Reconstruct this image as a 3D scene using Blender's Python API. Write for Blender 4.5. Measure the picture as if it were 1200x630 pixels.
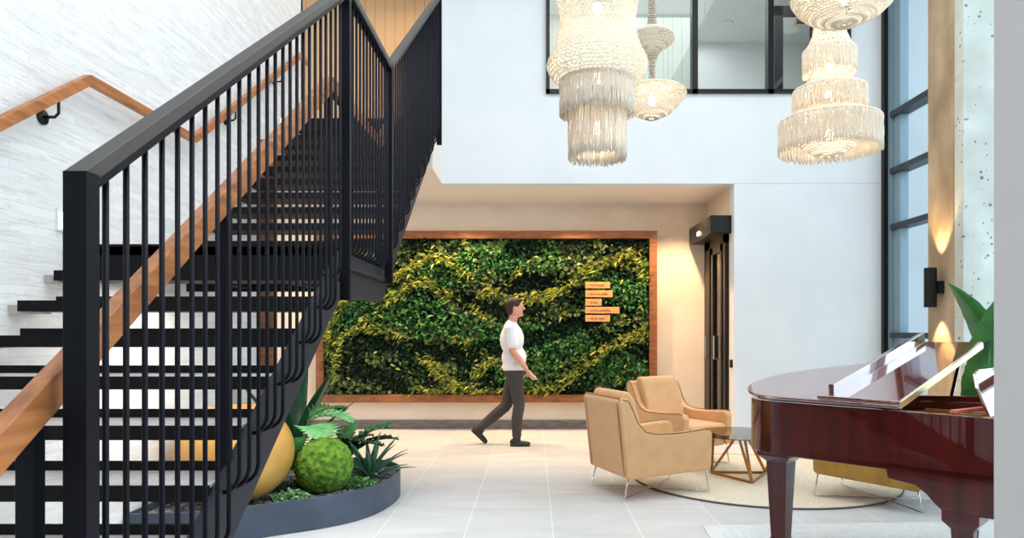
import bpy, bmesh, math, random
from mathutils import Vector, Matrix, noise
random.seed(7)
PI = math.pi
for o in list(bpy.data.objects): bpy.data.objects.remove(o)
S = bpy.context.scene
C = S.collection

# ------------------------------------------------------------------ camera, light, exposure
F = 820.0; H = 1.38; CX = 625.0; CY = 388.0
cam = bpy.data.cameras.new('camera'); co = bpy.data.objects.new('camera', cam); C.objects.link(co)
co.location = (0, 0, H); co.rotation_euler = (PI/2, 0, 0)
cam.sensor_width = 36; cam.lens = 36*F/1200; cam.shift_x = -25/1200; cam.shift_y = 73/1200
cam.clip_start = .05; cam.clip_end = 300
S.camera = co
S.view_settings.view_transform = 'Standard'; S.view_settings.look = 'None'
S.view_settings.gamma = 1; S.view_settings.use_curve_mapping = False
S.view_settings.exposure = 0.0

W = bpy.data.worlds.new('sky'); S.world = W; W.use_nodes = True
bgn = W.node_tree.nodes['Background']; bgn.inputs[0].default_value = (.86, .93, 1, 1); bgn.inputs[1].default_value = 2.1

def area(name, loc, rot, sx, sy, power, col=(1, 1, 1)):
    l = bpy.data.lights.new(name, 'AREA'); l.shape = 'RECTANGLE'; l.size = sx; l.size_y = sy; l.energy = power; l.color = col
    o = bpy.data.objects.new(name, l); C.objects.link(o); o.location = loc; o.rotation_euler = rot; return o
def spot(name, loc, target, power, ang, col, blend=.6, r=.04):
    l = bpy.data.lights.new(name, 'SPOT'); l.energy = power; l.spot_size = math.radians(ang); l.spot_blend = blend; l.color = col; l.shadow_soft_size = r
    o = bpy.data.objects.new(name, l); C.objects.link(o); o.location = loc
    o.rotation_euler = (Vector(target)-Vector(loc)).to_track_quat('-Z', 'Y').to_euler(); return o
def point(name, loc, power, col, r=.06):
    l = bpy.data.lights.new(name, 'POINT'); l.energy = power; l.color = col; l.shadow_soft_size = r
    o = bpy.data.objects.new(name, l); C.objects.link(o); o.location = loc; return o
area('atrium_ceiling_fill', (.8, 2.2, 6.5), (0, 0, 0), 4.0, 8.5, 350, (.93, .97, 1))  # unseen fill added overhead to light the whole atrium
area('daylight_from_window', (4.75, 3.0, 3.2), (0, PI/2, 0), 5.4, 9.5, 370, (.86, .94, 1))
WARM = (1, .72, .42)
for x in (-2.4, -.9, .6, 2.0):
    spot('recess_downlight', (x, 9.05, 3.16), (x, 9.5, 0), 230, 110, (1, .64, .35))
area('recess_fill', (-.4, 9.1, 3.15), (0, 0, 0), 5, .5, 14, (1, .80, .58))  # soft warm fill added to brighten the recess
area('upper_hall_light', (-1.4, 9.4, 6.3), (0, 0, 0), 2.4, 1.2, 42, (1, .78, .56))
area('upper_room_light', (2.2, 9.6, 5.95), (0, 0, 0), 3.6, 1.4, 32, (1, .97, .92))
area('upper_room_back_fill', (1.6, 10.6, 5.95), (0, 0, 0), 2.6, .8, 20, (1, .98, .95))  # added fill for the back of the upper room
area('upper_panel_fill', (.7, 9.0, 5.9), (math.radians(35), 0, 0), 1.6, .5, 5, (1, .97, .9))  # added fill to lift the pale panelling behind the glass
area('landing_underside_fill', (-1.85, 4.5, 1.66), (0, 0, 0), 1.0, .7, 26, (1, .98, .94))  # unseen source added to brighten the wall and planter below
area('under_stair_fill', (-3.6, 8.6, 3.1), (0, 0, 0), 1.4, 1.4, 22, (1, .85, .68))  # unseen fill added in the space behind the stair

# ------------------------------------------------------------------ helpers
def P(px, py, Y): return Vector(((px-CX)*Y/F, Y, H-(py-CY)*Y/F))
def tag(o, label=None, cat=None, group=None, kind=None):
    if label: o['label'] = label
    if cat: o['category'] = cat
    if group: o['group'] = group
    if kind: o['kind'] = kind
    return o
def thing(name, label, cat, loc=(0, 0, 0), rz=0, group=None):
    o = bpy.data.objects.new(name, None); C.objects.link(o); o.empty_display_size = .1
    o.location = loc; o.rotation_euler = (0, 0, rz); return tag(o, label, cat, group)
def link(name, me, mat=None, parent=None):
    o = bpy.data.objects.new(name, me); C.objects.link(o)
    if mat: me.materials.append(mat)
    if parent: o.parent = parent
    return o
def obj(name, bm, mat, parent=None, smooth=False, bevel=0, seg=2, sub=0):
    bmesh.ops.recalc_face_normals(bm, faces=bm.faces[:])
    me = bpy.data.meshes.new(name); bm.to_mesh(me); bm.free()
    o = link(name, me, mat, parent)
    if smooth: me.shade_smooth()
    if bevel:
        m = o.modifiers.new('bevel', 'BEVEL'); m.width = bevel; m.segments = seg; m.limit_method = 'ANGLE'; m.angle_limit = .6
        me.shade_smooth(); w = o.modifiers.new('wn', 'WEIGHTED_NORMAL')
    if sub:
        m = o.modifiers.new('sub', 'SUBSURF'); m.levels = sub; m.render_levels = sub
    return o
def pyobj(name, vs, fs, mat, parent=None, smooth=False):
    me = bpy.data.meshes.new(name); me.from_pydata(vs, [], fs)
    o = link(name, me, mat, parent)
    if smooth: me.shade_smooth()
    return o
def NB(): return bmesh.new()
def box(bm, x0, x1, y0, y1, z0, z1):
    v = [bm.verts.new(p) for p in ((x0, y0, z0), (x1, y0, z0), (x1, y1, z0), (x0, y1, z0), (x0, y0, z1), (x1, y0, z1), (x1, y1, z1), (x0, y1, z1))]
    for f in ((3, 2, 1, 0), (4, 5, 6, 7), (0, 1, 5, 4), (1, 2, 6, 5), (2, 3, 7, 6), (3, 0, 4, 7)): bm.faces.new([v[i] for i in f])
    return bm
def B(*a): return box(NB(), *a)
def prism(bm, pts, mk, t0, t1):
    """pts 2-D outline; mk(a,b,t)->3-D"""
    a = [bm.verts.new(mk(p[0], p[1], t0)) for p in pts]; b = [bm.verts.new(mk(p[0], p[1], t1)) for p in pts]
    n = len(pts); bm.faces.new(a[::-1]); bm.faces.new(b)
    for i in range(n): bm.faces.new((a[i], a[(i+1) % n], b[(i+1) % n], b[i]))
    return bm
def tube(bm, pts, r, seg=8, closed=False, flat=None):
    pts = [Vector(p) for p in pts]; n = len(pts); rings = []
    up = None
    for i, p in enumerate(pts):
        if closed: d = pts[(i+1) % n]-pts[i-1]
        else: d = pts[min(i+1, n-1)]-pts[max(i-1, 0)]
        d.normalize()
        if up is None: up = Vector((0, 0, 1)) if abs(d.z) < .9 else Vector((1, 0, 0))
        s = d.cross(up).normalized(); u = s.cross(d).normalized(); up = u
        rr = r[i] if isinstance(r, (list, tuple)) else r
        fu = flat if flat else 1
        rings.append([bm.verts.new(p+(s*math.cos(2*PI*k/seg)+u*fu*math.sin(2*PI*k/seg))*rr) for k in range(seg)])
    for i in range(n if closed else n-1):
        a, b = rings[i], rings[(i+1) % n]
        for k in range(seg): bm.faces.new((a[k], a[(k+1) % seg], b[(k+1) % seg], b[k]))
    if not closed: bm.faces.new(rings[0][::-1]); bm.faces.new(rings[-1])
    return bm
def lathe(bm, prof, seg=48, c=(0, 0)):
    rings = []
    for r, z in prof:
        rings.append([bm.verts.new((c[0]+r*math.cos(2*PI*k/seg), c[1]+r*math.sin(2*PI*k/seg), z)) for k in range(seg)])
    for a, b in zip(rings, rings[1:]):
        for k in range(seg): bm.faces.new((a[k], a[(k+1) % seg], b[(k+1) % seg], b[k]))
    bm.faces.new(rings[0][::-1]); bm.faces.new(rings[-1]); return bm
def ell(bm, c, r, rot=None, seg=20):
    M = Matrix.Translation(c) @ (rot.to_matrix().to_4x4() if rot else Matrix()) @ Matrix.Diagonal((*r, 1))
    bmesh.ops.create_uvsphere(bm, u_segments=seg, v_segments=seg//2+2, radius=1, matrix=M); return bm
def bar(bm, a, b, w, h):
    """rectangular bar from a to b, w sideways, h in the up plane"""
    a = Vector(a); b = Vector(b); d = (b-a).normalized()
    up = Vector((0, 0, 1)) if abs(d.z) < .95 else Vector((0, 1, 0))
    s = d.cross(up).normalized(); u = s.cross(d).normalized()
    vs = []
    for p in (a, b):
        for i, j in ((-1, -1), (1, -1), (1, 1), (-1, 1)): vs.append(bm.verts.new(p+s*w/2*i+u*h/2*j))
    for f in ((0, 1, 2, 3), (7, 6, 5, 4), (0, 4, 5, 1), (1, 5, 6, 2), (2, 6, 7, 3), (3, 7, 4, 0)): bm.faces.new([vs[i] for i in f])
    return bm

# ------------------------------------------------------------------ materials
def lin(c): return tuple(((v/255)/12.92 if v/255 < .04045 else ((v/255+.055)/1.055)**2.4) for v in c)+(1,)
def mat(name, rgb, rough=.6, metal=0, coat=0, spec=.5, sheen=0):
    m = bpy.data.materials.new(name); m.use_nodes = True; b = m.node_tree.nodes['Principled BSDF']
    b.inputs['Base Color'].default_value = lin(rgb); b.inputs['Roughness'].default_value = rough; b.inputs['Metallic'].default_value = metal
    b.inputs['Coat Weight'].default_value = coat; b.inputs['Coat Roughness'].default_value = .03; b.inputs['Specular IOR Level'].default_value = spec
    b.inputs['Sheen Weight'].default_value = sheen
    return m
def nt(m): return m.node_tree.nodes, m.node_tree.links, m.node_tree.nodes['Principled BSDF']
def varied(m, c1, c2, scale=5, stretch=(1, 1, 1), detail=4, bump=0, lo=.35, hi=.65, coord='Object', bdist=.01):
    n, l, b = nt(m); tc = n.new('ShaderNodeTexCoord'); mp = n.new('ShaderNodeMapping'); mp.inputs['Scale'].default_value = stretch
    no = n.new('ShaderNodeTexNoise'); no.inputs['Scale'].default_value = scale; no.inputs['Detail'].default_value = detail
    cr = n.new('ShaderNodeValToRGB'); cr.color_ramp.elements[0].position = lo; cr.color_ramp.elements[1].position = hi
    cr.color_ramp.elements[0].color = lin(c1); cr.color_ramp.elements[1].color = lin(c2)
    l.new(tc.outputs[coord], mp.inputs[0]); l.new(mp.outputs[0], no.inputs[0]); l.new(no.outputs[0], cr.inputs[0]); l.new(cr.outputs[0], b.inputs['Base Color'])
    if bump:
        bu = n.new('ShaderNodeBump'); bu.inputs['Strength'].default_value = bump; bu.inputs['Distance'].default_value = bdist
        l.new(no.outputs[0], bu.inputs['Height']); l.new(bu.outputs[0], b.inputs['Normal'])
    return m
M = {}
M['white'] = varied(mat('white_plaster', (228, 232, 235), .85, spec=.2), (224, 230, 234), (230, 235, 238), 1.5)
M['cream'] = varied(mat('cream_plaster', (226, 212, 194), .85, spec=.2), (222, 208, 190), (230, 217, 200), 2)
M['pillar'] = varied(mat('pillar_paint', (200, 196, 194), .8, spec=.2), (198, 193, 191), (204, 200, 198), 1)
M['steel'] = mat('dark_painted_steel', (11, 12, 22), .5, .0, .0, .15)
M['steel2'] = mat('charcoal_plate_steel', (30, 34, 42), .55, 0, 0, .3)
M['rail'] = mat('grey_cap_steel', (66, 61, 57), .55, .1)
M['oak'] = varied(mat('red_oak', (170, 100, 52), .42), (148, 88, 48), (192, 122, 68), 3, (12, 1.2, 12), 6)
M['frame'] = varied(mat('frame_timber', (140, 84, 42), .5), (120, 70, 34), (158, 98, 52), 3, (2, 12, 12), 6)
M['treadtop'] = varied(mat('tread_stone', (196, 188, 182), .6), (186, 178, 172), (206, 199, 193), 12)
M['black'] = mat('black_frame', (14, 14, 16), .4, 0, 0, .35)
M['winframe'] = mat('blue_grey_frame', (128, 154, 168), .4, .1)
M['wintrans'] = mat('dark_transom', (38, 44, 52), .4, .3)
M['chrome'] = mat('chrome', (215, 215, 218), .12, 1)
M['brass'] = mat('aged_brass', (170, 118, 62), .3, .9)
M['gold'] = varied(mat('gold_paint', (214, 162, 84), .4, .25), (206, 152, 74), (222, 172, 96), 3)
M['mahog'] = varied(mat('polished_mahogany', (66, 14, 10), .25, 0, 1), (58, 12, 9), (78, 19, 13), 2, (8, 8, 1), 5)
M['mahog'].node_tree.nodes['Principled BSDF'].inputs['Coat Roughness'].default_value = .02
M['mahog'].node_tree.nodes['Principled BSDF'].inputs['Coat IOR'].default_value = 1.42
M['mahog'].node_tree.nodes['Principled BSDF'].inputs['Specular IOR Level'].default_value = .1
M['lid'] = varied(mat('lid_sheen_mahogany', (112, 52, 46), .2, 0, 1), (100, 44, 40), (124, 62, 54), 2, (8, 8, 1), 5)  # mahogany paled and made more reflective to carry the lid's bright sheen
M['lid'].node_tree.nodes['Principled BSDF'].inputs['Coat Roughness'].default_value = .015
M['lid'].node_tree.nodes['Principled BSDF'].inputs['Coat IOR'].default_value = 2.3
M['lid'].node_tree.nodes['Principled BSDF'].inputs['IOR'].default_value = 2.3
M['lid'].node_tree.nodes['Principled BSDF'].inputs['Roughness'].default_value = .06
M['felt'] = mat('red_felt', (206, 120, 116), .9)
M['plate'] = mat('gold_iron_plate', (188, 130, 52), .35, .7)
M['skirt'] = varied(mat('grey_stone_skirting', (112, 104, 98), .6), (98, 91, 86), (128, 120, 113), 6, (1, 6, 6))
M['rug'] = varied(mat('woven_cream_rug', (222, 208, 182), .95, sheen=.3), (205, 190, 162), (234, 222, 200), 60, (1, 1, 1), 2, .6)
M['rugedge'] = mat('grey_rug_edge', (90, 86, 82), .9)
M['bluerug'] = varied(mat('pale_blue_rug', (212, 222, 226), .95), (206, 213, 216), (222, 223, 223), 14, (3, 1, 1), 6, .3)
M['gravel'] = varied(mat('dark_gravel', (60, 58, 58), .7), (30, 30, 32), (120, 118, 116), 30, detail=6, bump=.5)
M['planter'] = varied(mat('slate_blue_metal', (66, 76, 92), .5), (60, 70, 86), (74, 85, 102), 3)
M['moss'] = varied(mat('moss', (80, 122, 32), 1), (52, 94, 18), (112, 150, 44), 22, detail=8, bump=1, bdist=.02)
M['leaf'] = varied(mat('leaf_green', (40, 112, 50), .42), (26, 92, 40), (66, 140, 70), 5)
M['leafdark'] = varied(mat('leaf_dark_green', (20, 66, 38), .38), (14, 54, 30), (34, 88, 48), 5)
M['leaflight'] = varied(mat('leaf_pale_green', (112, 178, 110), .5), (90, 160, 88), (140, 200, 136), 6)
M['agave'] = varied(mat('agave_leaf', (52, 96, 72), .5), (36, 76, 58), (84, 128, 96), 8)
M['stem'] = mat('stem_green', (70, 96, 44), .6)
M['cord'] = varied(mat('cotton_cord', (246, 238, 224), .95, sheen=.3), (236, 226, 208), (250, 244, 234), 40, bump=.3)
M['cordgrey'] = varied(mat('grey_cotton_cord', (226, 220, 210), .95), (204, 200, 194), (240, 234, 224), 30)
M['skin'] = mat('skin', (206, 150, 126), .55)
M['hair'] = mat('dark_brown_hair', (58, 32, 26), .7)
M['shirt'] = mat('white_cotton', (228, 228, 232), .9, sheen=.2)
M['trousers'] = mat('grey_trousers', (62, 58, 56), .9)
M['shoe'] = mat('black_shoe', (30, 28, 28), .6)
M['soffit'] = mat('soffit_paint', (240, 230, 222), .85, spec=.2)
M['drkunder'] = mat('dark_steel_underside', (9, 9, 11), .6, 0, 0, .2)
for k in ('cord', 'cordgrey'):
    M[k].node_tree.nodes['Principled BSDF'].inputs['Subsurface Weight'].default_value = .0

def translucent(k, c):
    m = M[k]; n, l, b = nt(m); o = n['Material Output']; t = n.new('ShaderNodeBsdfTranslucent'); t.inputs[0].default_value = lin(c); mx = n.new('ShaderNodeMixShader'); mx.inputs[0].default_value = .35
    l.new(b.outputs[0], mx.inputs[1]); l.new(t.outputs[0], mx.inputs[2]); l.new(mx.outputs[0], o.inputs[0])
translucent('cord', (252, 244, 230)); translucent('cordgrey', (246, 240, 230))
M['tan_concrete'] = varied(mat('tan_board_concrete', (168, 148, 122), .85, spec=.2), (146, 126, 102), (184, 166, 140), 3, (1, 1, .5), detail=9)
# chair fabric
M['fabric'] = varied(mat('tan_upholstery', (208, 160, 112), .85, sheen=.25), (205, 157, 108), (211, 164, 116), 9, detail=8)
M['piping'] = mat('dark_tan_piping', (150, 112, 66), .8)
M['olive'] = varied(mat('ochre_upholstery', (160, 118, 44), .85, sheen=.2), (150, 110, 38), (172, 130, 54), 9)

def glass_mat(name, tint, refl=.12, a=.9):
    m = bpy.data.materials.new(name); m.use_nodes = True; n = m.node_tree.nodes; l = m.node_tree.links; n.clear()
    o = n.new('ShaderNodeOutputMaterial'); mx = n.new('ShaderNodeMixShader'); t = n.new('ShaderNodeBsdfTransparent'); g = n.new('ShaderNodeBsdfGlossy')
    t.inputs[0].default_value = (*tint, 1); g.inputs['Roughness'].default_value = .02; lw = n.new('ShaderNodeLayerWeight'); lw.inputs[0].default_value = .5
    pw = n.new('ShaderNodeMath'); pw.operation = 'POWER'; pw.inputs[1].default_value = 4; l.new(lw.outputs['Facing'], pw.inputs[0]); fr = n.new('ShaderNodeMath'); fr.operation = 'MULTIPLY_ADD'; fr.inputs[1].default_value = .8; fr.inputs[2].default_value = .035; l.new(pw.outputs[0], fr.inputs[0])
    l.new(fr.outputs[0], mx.inputs[0]); l.new(t.outputs[0], mx.inputs[1]); l.new(g.outputs[0], mx.inputs[2]); l.new(mx.outputs[0], o.inputs[0]); return m
M['glass'] = glass_mat('clear_glass', (.93, .96, .96))
M['glasswin'] = glass_mat('window_glass', (.9, .96, .99))
M['smoke'] = glass_mat('smoked_glass', (.62, .60, .52))
def emit(name, rgb, s):
    m = bpy.data.materials.new(name); m.use_nodes = True; n, l, b = nt(m)
    b.inputs['Emission Color'].default_value = lin(rgb); b.inputs['Emission Strength'].default_value = s; b.inputs['Base Color'].default_value = lin(rgb); return m
M['bulb'] = emit('warm_bulb', (255, 226, 180), 14)
M['bulbw'] = emit('downlight_glow', (255, 246, 230), 6)

# whitewashed long brick (wall in the YZ plane)
def brickmat():
    m = mat('whitewashed_long_brick', (228, 226, 224), .85, spec=.25); n, l, b = nt(m)
    tc = n.new('ShaderNodeTexCoord'); sx = n.new('ShaderNodeSeparateXYZ'); cb = n.new('ShaderNodeCombineXYZ')
    l.new(tc.outputs['Object'], sx.inputs[0]); l.new(sx.outputs[1], cb.inputs[0]); l.new(sx.outputs[2], cb.inputs[1])
    br = n.new('ShaderNodeTexBrick'); br.inputs['Scale'].default_value = 1; br.inputs['Brick Width'].default_value = .36; br.inputs['Row Height'].default_value = .052
    br.inputs['Mortar Size'].default_value = .004; br.inputs['Mortar Smooth'].default_value = .4; br.offset = .37
    br.inputs['Color1'].default_value = lin((236, 235, 234)); br.inputs['Color2'].default_value = lin((226, 223, 220)); br.inputs['Mortar'].default_value = lin((226, 224, 222))
    l.new(cb.outputs[0], br.inputs[0])
    mp = n.new('ShaderNodeMapping'); mp.inputs['Scale'].default_value = (3.2, 19, 1); l.new(cb.outputs[0], mp.inputs[0])
    no = n.new('ShaderNodeTexNoise'); no.inputs['Scale'].default_value = 1.4; no.inputs['Detail'].default_value = 5; no.inputs['Roughness'].default_value = .65; l.new(mp.outputs[0], no.inputs[0])
    cr = n.new('ShaderNodeValToRGB'); cr.color_ramp.elements[0].position = .5; cr.color_ramp.elements[1].position = .72
    cr.color_ramp.elements[0].color = (0, 0, 0, 1); cr.color_ramp.elements[1].color = (1, 1, 1, 1); l.new(no.outputs[0], cr.inputs[0])
    mx = n.new('ShaderNodeMixRGB'); l.new(cr.outputs[0], mx.inputs[0]); l.new(br.outputs[0], mx.inputs[1]); mx.inputs[2].default_value = lin((213, 208, 202)); l.new(mx.outputs[0], b.inputs['Base Color'])
    bu = n.new('ShaderNodeBump'); bu.inputs['Strength'].default_value = .35; bu.inputs['Distance'].default_value = .006; bu.invert = True
    ad = n.new('ShaderNodeMath'); ad.operation = 'ADD'; l.new(br.outputs['Fac'], ad.inputs[0]); l.new(cr.outputs[0], ad.inputs[1])
    l.new(ad.outputs[0], bu.inputs['Height']); l.new(bu.outputs[0], b.inputs['Normal']); return m
M['brick'] = brickmat()
def floormat():
    m = mat('large_grey_floor_tiles', (200, 196, 192), .38, spec=.45); n, l, b = nt(m)
    tc = n.new('ShaderNodeTexCoord'); sx = n.new('ShaderNodeSeparateXYZ'); cb = n.new('ShaderNodeCombineXYZ')
    a1 = n.new('ShaderNodeMath'); a1.operation = 'ADD'; a1.inputs[1].default_value = 12.465
    l.new(tc.outputs['Object'], sx.inputs[0]); l.new(sx.outputs[1], cb.inputs[0]); l.new(sx.outputs[0], a1.inputs[0]); l.new(a1.outputs[0], cb.inputs[1])
    br = n.new('ShaderNodeTexBrick'); br.inputs['Scale'].default_value = 1; br.inputs['Brick Width'].default_value = 1.2; br.inputs['Row Height'].default_value = .6
    br.inputs['Mortar Size'].default_value = .0035; br.offset = .42
    br.inputs['Color1'].default_value = lin((208, 209, 210)); br.inputs['Color2'].default_value = lin((215, 216, 217)); br.inputs['Mortar'].default_value = lin((244, 242, 240))
    l.new(cb.outputs[0], br.inputs[0])
    mp = n.new('ShaderNodeMapping'); mp.inputs['Scale'].default_value = (1, 3.5, 1); l.new(tc.outputs['Object'], mp.inputs[0])
    no = n.new('ShaderNodeTexNoise'); no.inputs['Scale'].default_value = 1.6; no.inputs['Detail'].default_value = 7; l.new(mp.outputs[0], no.inputs[0])
    cr = n.new('ShaderNodeValToRGB'); cr.color_ramp.elements[0].position = .3; cr.color_ramp.elements[1].position = .7
    cr.color_ramp.elements[0].color = (.86, .85, .84, 1); cr.color_ramp.elements[1].color = (1, 1, 1, 1); l.new(no.outputs[0], cr.inputs[0])
    mx = n.new('ShaderNodeMixRGB'); mx.blend_type = 'MULTIPLY'; mx.inputs[0].default_value = 1; l.new(br.outputs[0], mx.inputs[1]); l.new(cr.outputs[0], mx.inputs[2]); l.new(mx.outputs[0], b.inputs['Base Color'])
    return m
M['floor'] = floormat()
def concrete():
    m = varied(mat('pitted_concrete', (206, 206, 198), .85, spec=.2), (182, 188, 180), (206, 211, 205), 3.5, detail=9, lo=.3, hi=.7)
    n, l, b = nt(m); tc = n.new('ShaderNodeTexCoord'); v = n.new('ShaderNodeTexVoronoi'); v.inputs['Scale'].default_value = 16; v.inputs['Randomness'].default_value = 1
    l.new(tc.outputs['Object'], v.inputs[0]); no = n.new('ShaderNodeTexNoise'); no.inputs['Scale'].default_value = 9; no.inputs['Detail'].default_value = 3; l.new(tc.outputs['Object'], no.inputs[0])
    # pits: cell centres where the noise is high
    su = n.new('ShaderNodeMath'); su.operation = 'MULTIPLY_ADD'; su.inputs[1].default_value = -.85; su.inputs[2].default_value = .53; l.new(no.outputs[0], su.inputs[0])
    ad = n.new('ShaderNodeMath'); ad.operation = 'ADD'; l.new(v.outputs['Distance'], ad.inputs[0]); l.new(su.outputs[0], ad.inputs[1])
    cr = n.new('ShaderNodeValToRGB'); cr.color_ramp.elements[0].position = .18; cr.color_ramp.elements[1].position = .25; l.new(ad.outputs[0], cr.inputs[0])
    old = [k for k in m.node_tree.links if k.to_socket == b.inputs['Base Color']][0].from_socket
    mx = n.new('ShaderNodeMixRGB'); l.new(cr.outputs[0], mx.inputs[0]); mx.inputs[1].default_value = lin((120, 122, 112)); l.new(old, mx.inputs[2]); l.new(mx.outputs[0], b.inputs['Base Color'])
    bu = n.new('ShaderNodeBump'); bu.inputs['Strength'].default_value = .5; bu.inputs['Distance'].default_value = .01; l.new(cr.outputs[0], bu.inputs['Height']); l.new(bu.outputs[0], b.inputs['Normal'])
    return m
M['concrete'] = concrete()
def boards(name, rgb, dark, width, axis=0, rough=.6):
    m = mat(name, rgb, rough, spec=.3); n, l, b = nt(m); tc = n.new('ShaderNodeTexCoord'); sx = n.new('ShaderNodeSeparateXYZ'); l.new(tc.outputs['Object'], sx.inputs[0])
    d = n.new('ShaderNodeMath'); d.operation = 'DIVIDE'; d.inputs[1].default_value = width; l.new(sx.outputs[axis], d.inputs[0])
    f = n.new('ShaderNodeMath'); f.operation = 'FRACT'; l.new(d.outputs[0], f.inputs[0])
    cr = n.new('ShaderNodeValToRGB'); cr.color_ramp.elements[0].position = .03; cr.color_ramp.elements[1].position = .07; cr.color_ramp.elements[0].color = lin(dark); cr.color_ramp.elements[1].color = lin(rgb)
    l.new(f.outputs[0], cr.inputs[0]); l.new(cr.outputs[0], b.inputs['Base Color'])
    bu = n.new('ShaderNodeBump'); bu.inputs['Strength'].default_value = .6; bu.inputs['Distance'].default_value = .01; l.new(cr.outputs[0], bu.inputs['Height']); l.new(bu.outputs[0], b.inputs['Normal']); return m
M['warmboards'] = boards('warm_grooved_panelling', (196, 162, 124), (150, 118, 86), .15)
M['paleboards'] = boards('pale_grooved_panelling', (196, 204, 198), (150, 160, 154), .135)

# ------------------------------------------------------------------ structure
def struct(name, bm, m, parent=None):
    o = obj(name, bm, m, parent)
    if not parent: tag(o, kind='structure')
    return o
XW = -2.60      # left brick wall face
YW = 8.57       # white wall face
YF = 9.93       # back wall of the recess
XR = 2.46       # right side of the recess
XG = 4.31       # window wall
TOP = 6.7
struct('floor', B(-6, 4.5, -4.2, 13, -.2, 0), M['floor'])
struct('ceiling', B(-6, 5.2, -4.2, 13, TOP, TOP+.2), M['white'])
struct('wall_rear', B(-2.85, 4.5, -4.2, -4.0, 0, TOP), varied(mat('warm_grey_rear_wall', (150, 146, 142), .8), (142, 138, 134), (158, 154, 150), 2))
bm = B(XW-.25, XW, -4.0, 6.6, 0, TOP); box(bm, XW-.25, XW, 6.6, 7.83, 3.19, TOP)
struct('wall_left', bm, M['brick'])
bm = B(XW-.25, -2.46, 6.6, 6.68, 0, 3.19); struct('trim_1', bm, M['frame'])
bm = B(XW-.25, XW+.012, 7.83, 7.86, 3.19, TOP); struct('trim_2', bm, M['black'])
# recess and white wall
bm = B(-6, 3.1, YF, YF+.2, 0, 3.19); struct('wall_back', bm, M['cream'])
bm = B(-1.12, .155, YW, YW+.2, 3.19, TOP)
box(bm, .155, 3.87, YW, YW+.2, 3.19, 4.29); box(bm, 3.87, 5.0, YW, YW+.2, 0, TOP); box(bm, XR, 3.87, YW, YW+.2, 0, 3.19)
box(bm, .155, 3.87, YW, YW+.2, 6.2, TOP)
struct('wall_front', bm, M['white'])
bm = B(XR, 4.31, YW-.003, YW, 3.187, 3.193); struct('trim_3', bm, M['pillar'])   # shadow joint at soffit level
struct('wall_right', B(XR, XR+.2, YW+.2, YF, 0, 3.19), M['cream'])
struct('wall_side', B(-5.2, -5.0, 6.6, YF, 0, 3.19), M['cream'])
bm = B(-6, 5, YW+.2, 13, 3.19, 3.7); box(bm, -2.85, -1.12, 7.76, YW+.2, 3.19, 3.7); box(bm, -6, -2.85, 6.6, YW+.2, 3.19, 3.7)
struct('floor_upper', bm, M['soffit'])
struct('trim_4', B(-2.6, -1.12, 7.735, 7.76, 3.46, 3.735), M['steel'])
struct('baseboard_back', B(-5, XR, YF-.02, YF, 0, .125), M['skirt'])
struct('baseboard_right', B(XR-.015, XR, YW+.02, 8.72, 0, .125), M['skirt'])
# upper hall
struct('wall_upper', B(-5, -.9, 10.6, 10.75, 3.7, TOP), M['warmboards'])
struct('wall_hall', B(-1.0, -.9, 8.78, 10.6, 3.7, TOP), M['cream'])
struct('wall_room', B(-.88, 4.7, 11.2, 11.3, 3.7, TOP), M['white'])
struct('wall_partition', B(-.88, 2.35, 10.2, 10.3, 3.7, TOP), M['paleboards'])
struct('ceiling_upper', B(.1, 4.6, 8.78, 11.3, 6.0, 6.1), M['white'])
# upper glazed screen in a black frame
wd = tag(bpy.data.objects.new('window_1', None), kind='structure'); C.objects.link(wd)
x0, x1, z0, z1 = .155, 3.87, 4.285, 6.2
bm = NB()
for a in ((x0, x1, z0, z0+.045), (x0, x1, z1-.045, z1), (x0, x0+.045, z0, z1), (x1-.045, x1, z0, z1)):
    box(bm, a[0], a[1], YW-.05, YW+.07, a[2], a[3])
for px, w in ((813.5, .07), (902, .07)):
    X = (px-CX)*YW/F; box(bm, X-w/2, X+w/2, YW-.05, YW+.07, z0, z1)
struct('window_frame', bm, M['black'], wd)
struct('window_pane', B(x0, x1, YW+.01, YW+.02, z0, z1), M['glass'], wd)
d = thing('glazed_door', 'black framed glass door upstairs, seen through the right pane of the glazed screen', 'door', (3.58, 9.8, 3.7))
bm = NB(); box(bm, -.20, -.08, 0, .06, 0, 2.24); box(bm, .31, .38, 0, .06, 0, 2.24); box(bm, -.20, .38, 0, .06, 2.10, 2.24); box(bm, -.08, .31, 0, .06, 0, .15)
obj('door_frame', bm, M['black'], d, bevel=.004); obj('door_pane', B(-.08, .31, .025, .035, .15, 2.10), M['glass'], d); obj('door_closer', B(.1, .33, -.05, 0, 1.98, 2.06), M['rail'], d, bevel=.005)
struct('wall_room_side', B(4.6, 4.7, 8.78, 11.2, 3.7, TOP), M['white'])
struct('wall_upper_right', B(3.96, 4.7, 9.9, 10.0, 3.7, 6.0), M['cream'])
d = thing('dark_doorway', 'grey framed doorway opening far back in the pale room upstairs', 'doorway', (2.95, 11.12, 3.7))
bm = NB(); box(bm, -.24, -.2, 0, .07, 0, 1.18); box(bm, .2, .24, 0, .07, 0, 1.18); box(bm, -.24, .24, 0, .07, 1.14, 1.18); obj('doorway_frame', bm, M['winframe'], d)
obj('doorway_leaf', B(-.2, .2, .03, .06, 0, 1.14), M['pillar'], d)
t = thing('ceiling_downlight', 'round ceiling downlight glowing upstairs behind the middle glass pane', 'light', (2.89, 10.5, 6.0))
bm = NB(); lathe(bm, [(.09, 0), (.115, 0), (.115, -.012), (.09, -.012)], 32); obj('trim_ring', bm, M['white'], t, True)
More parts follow.
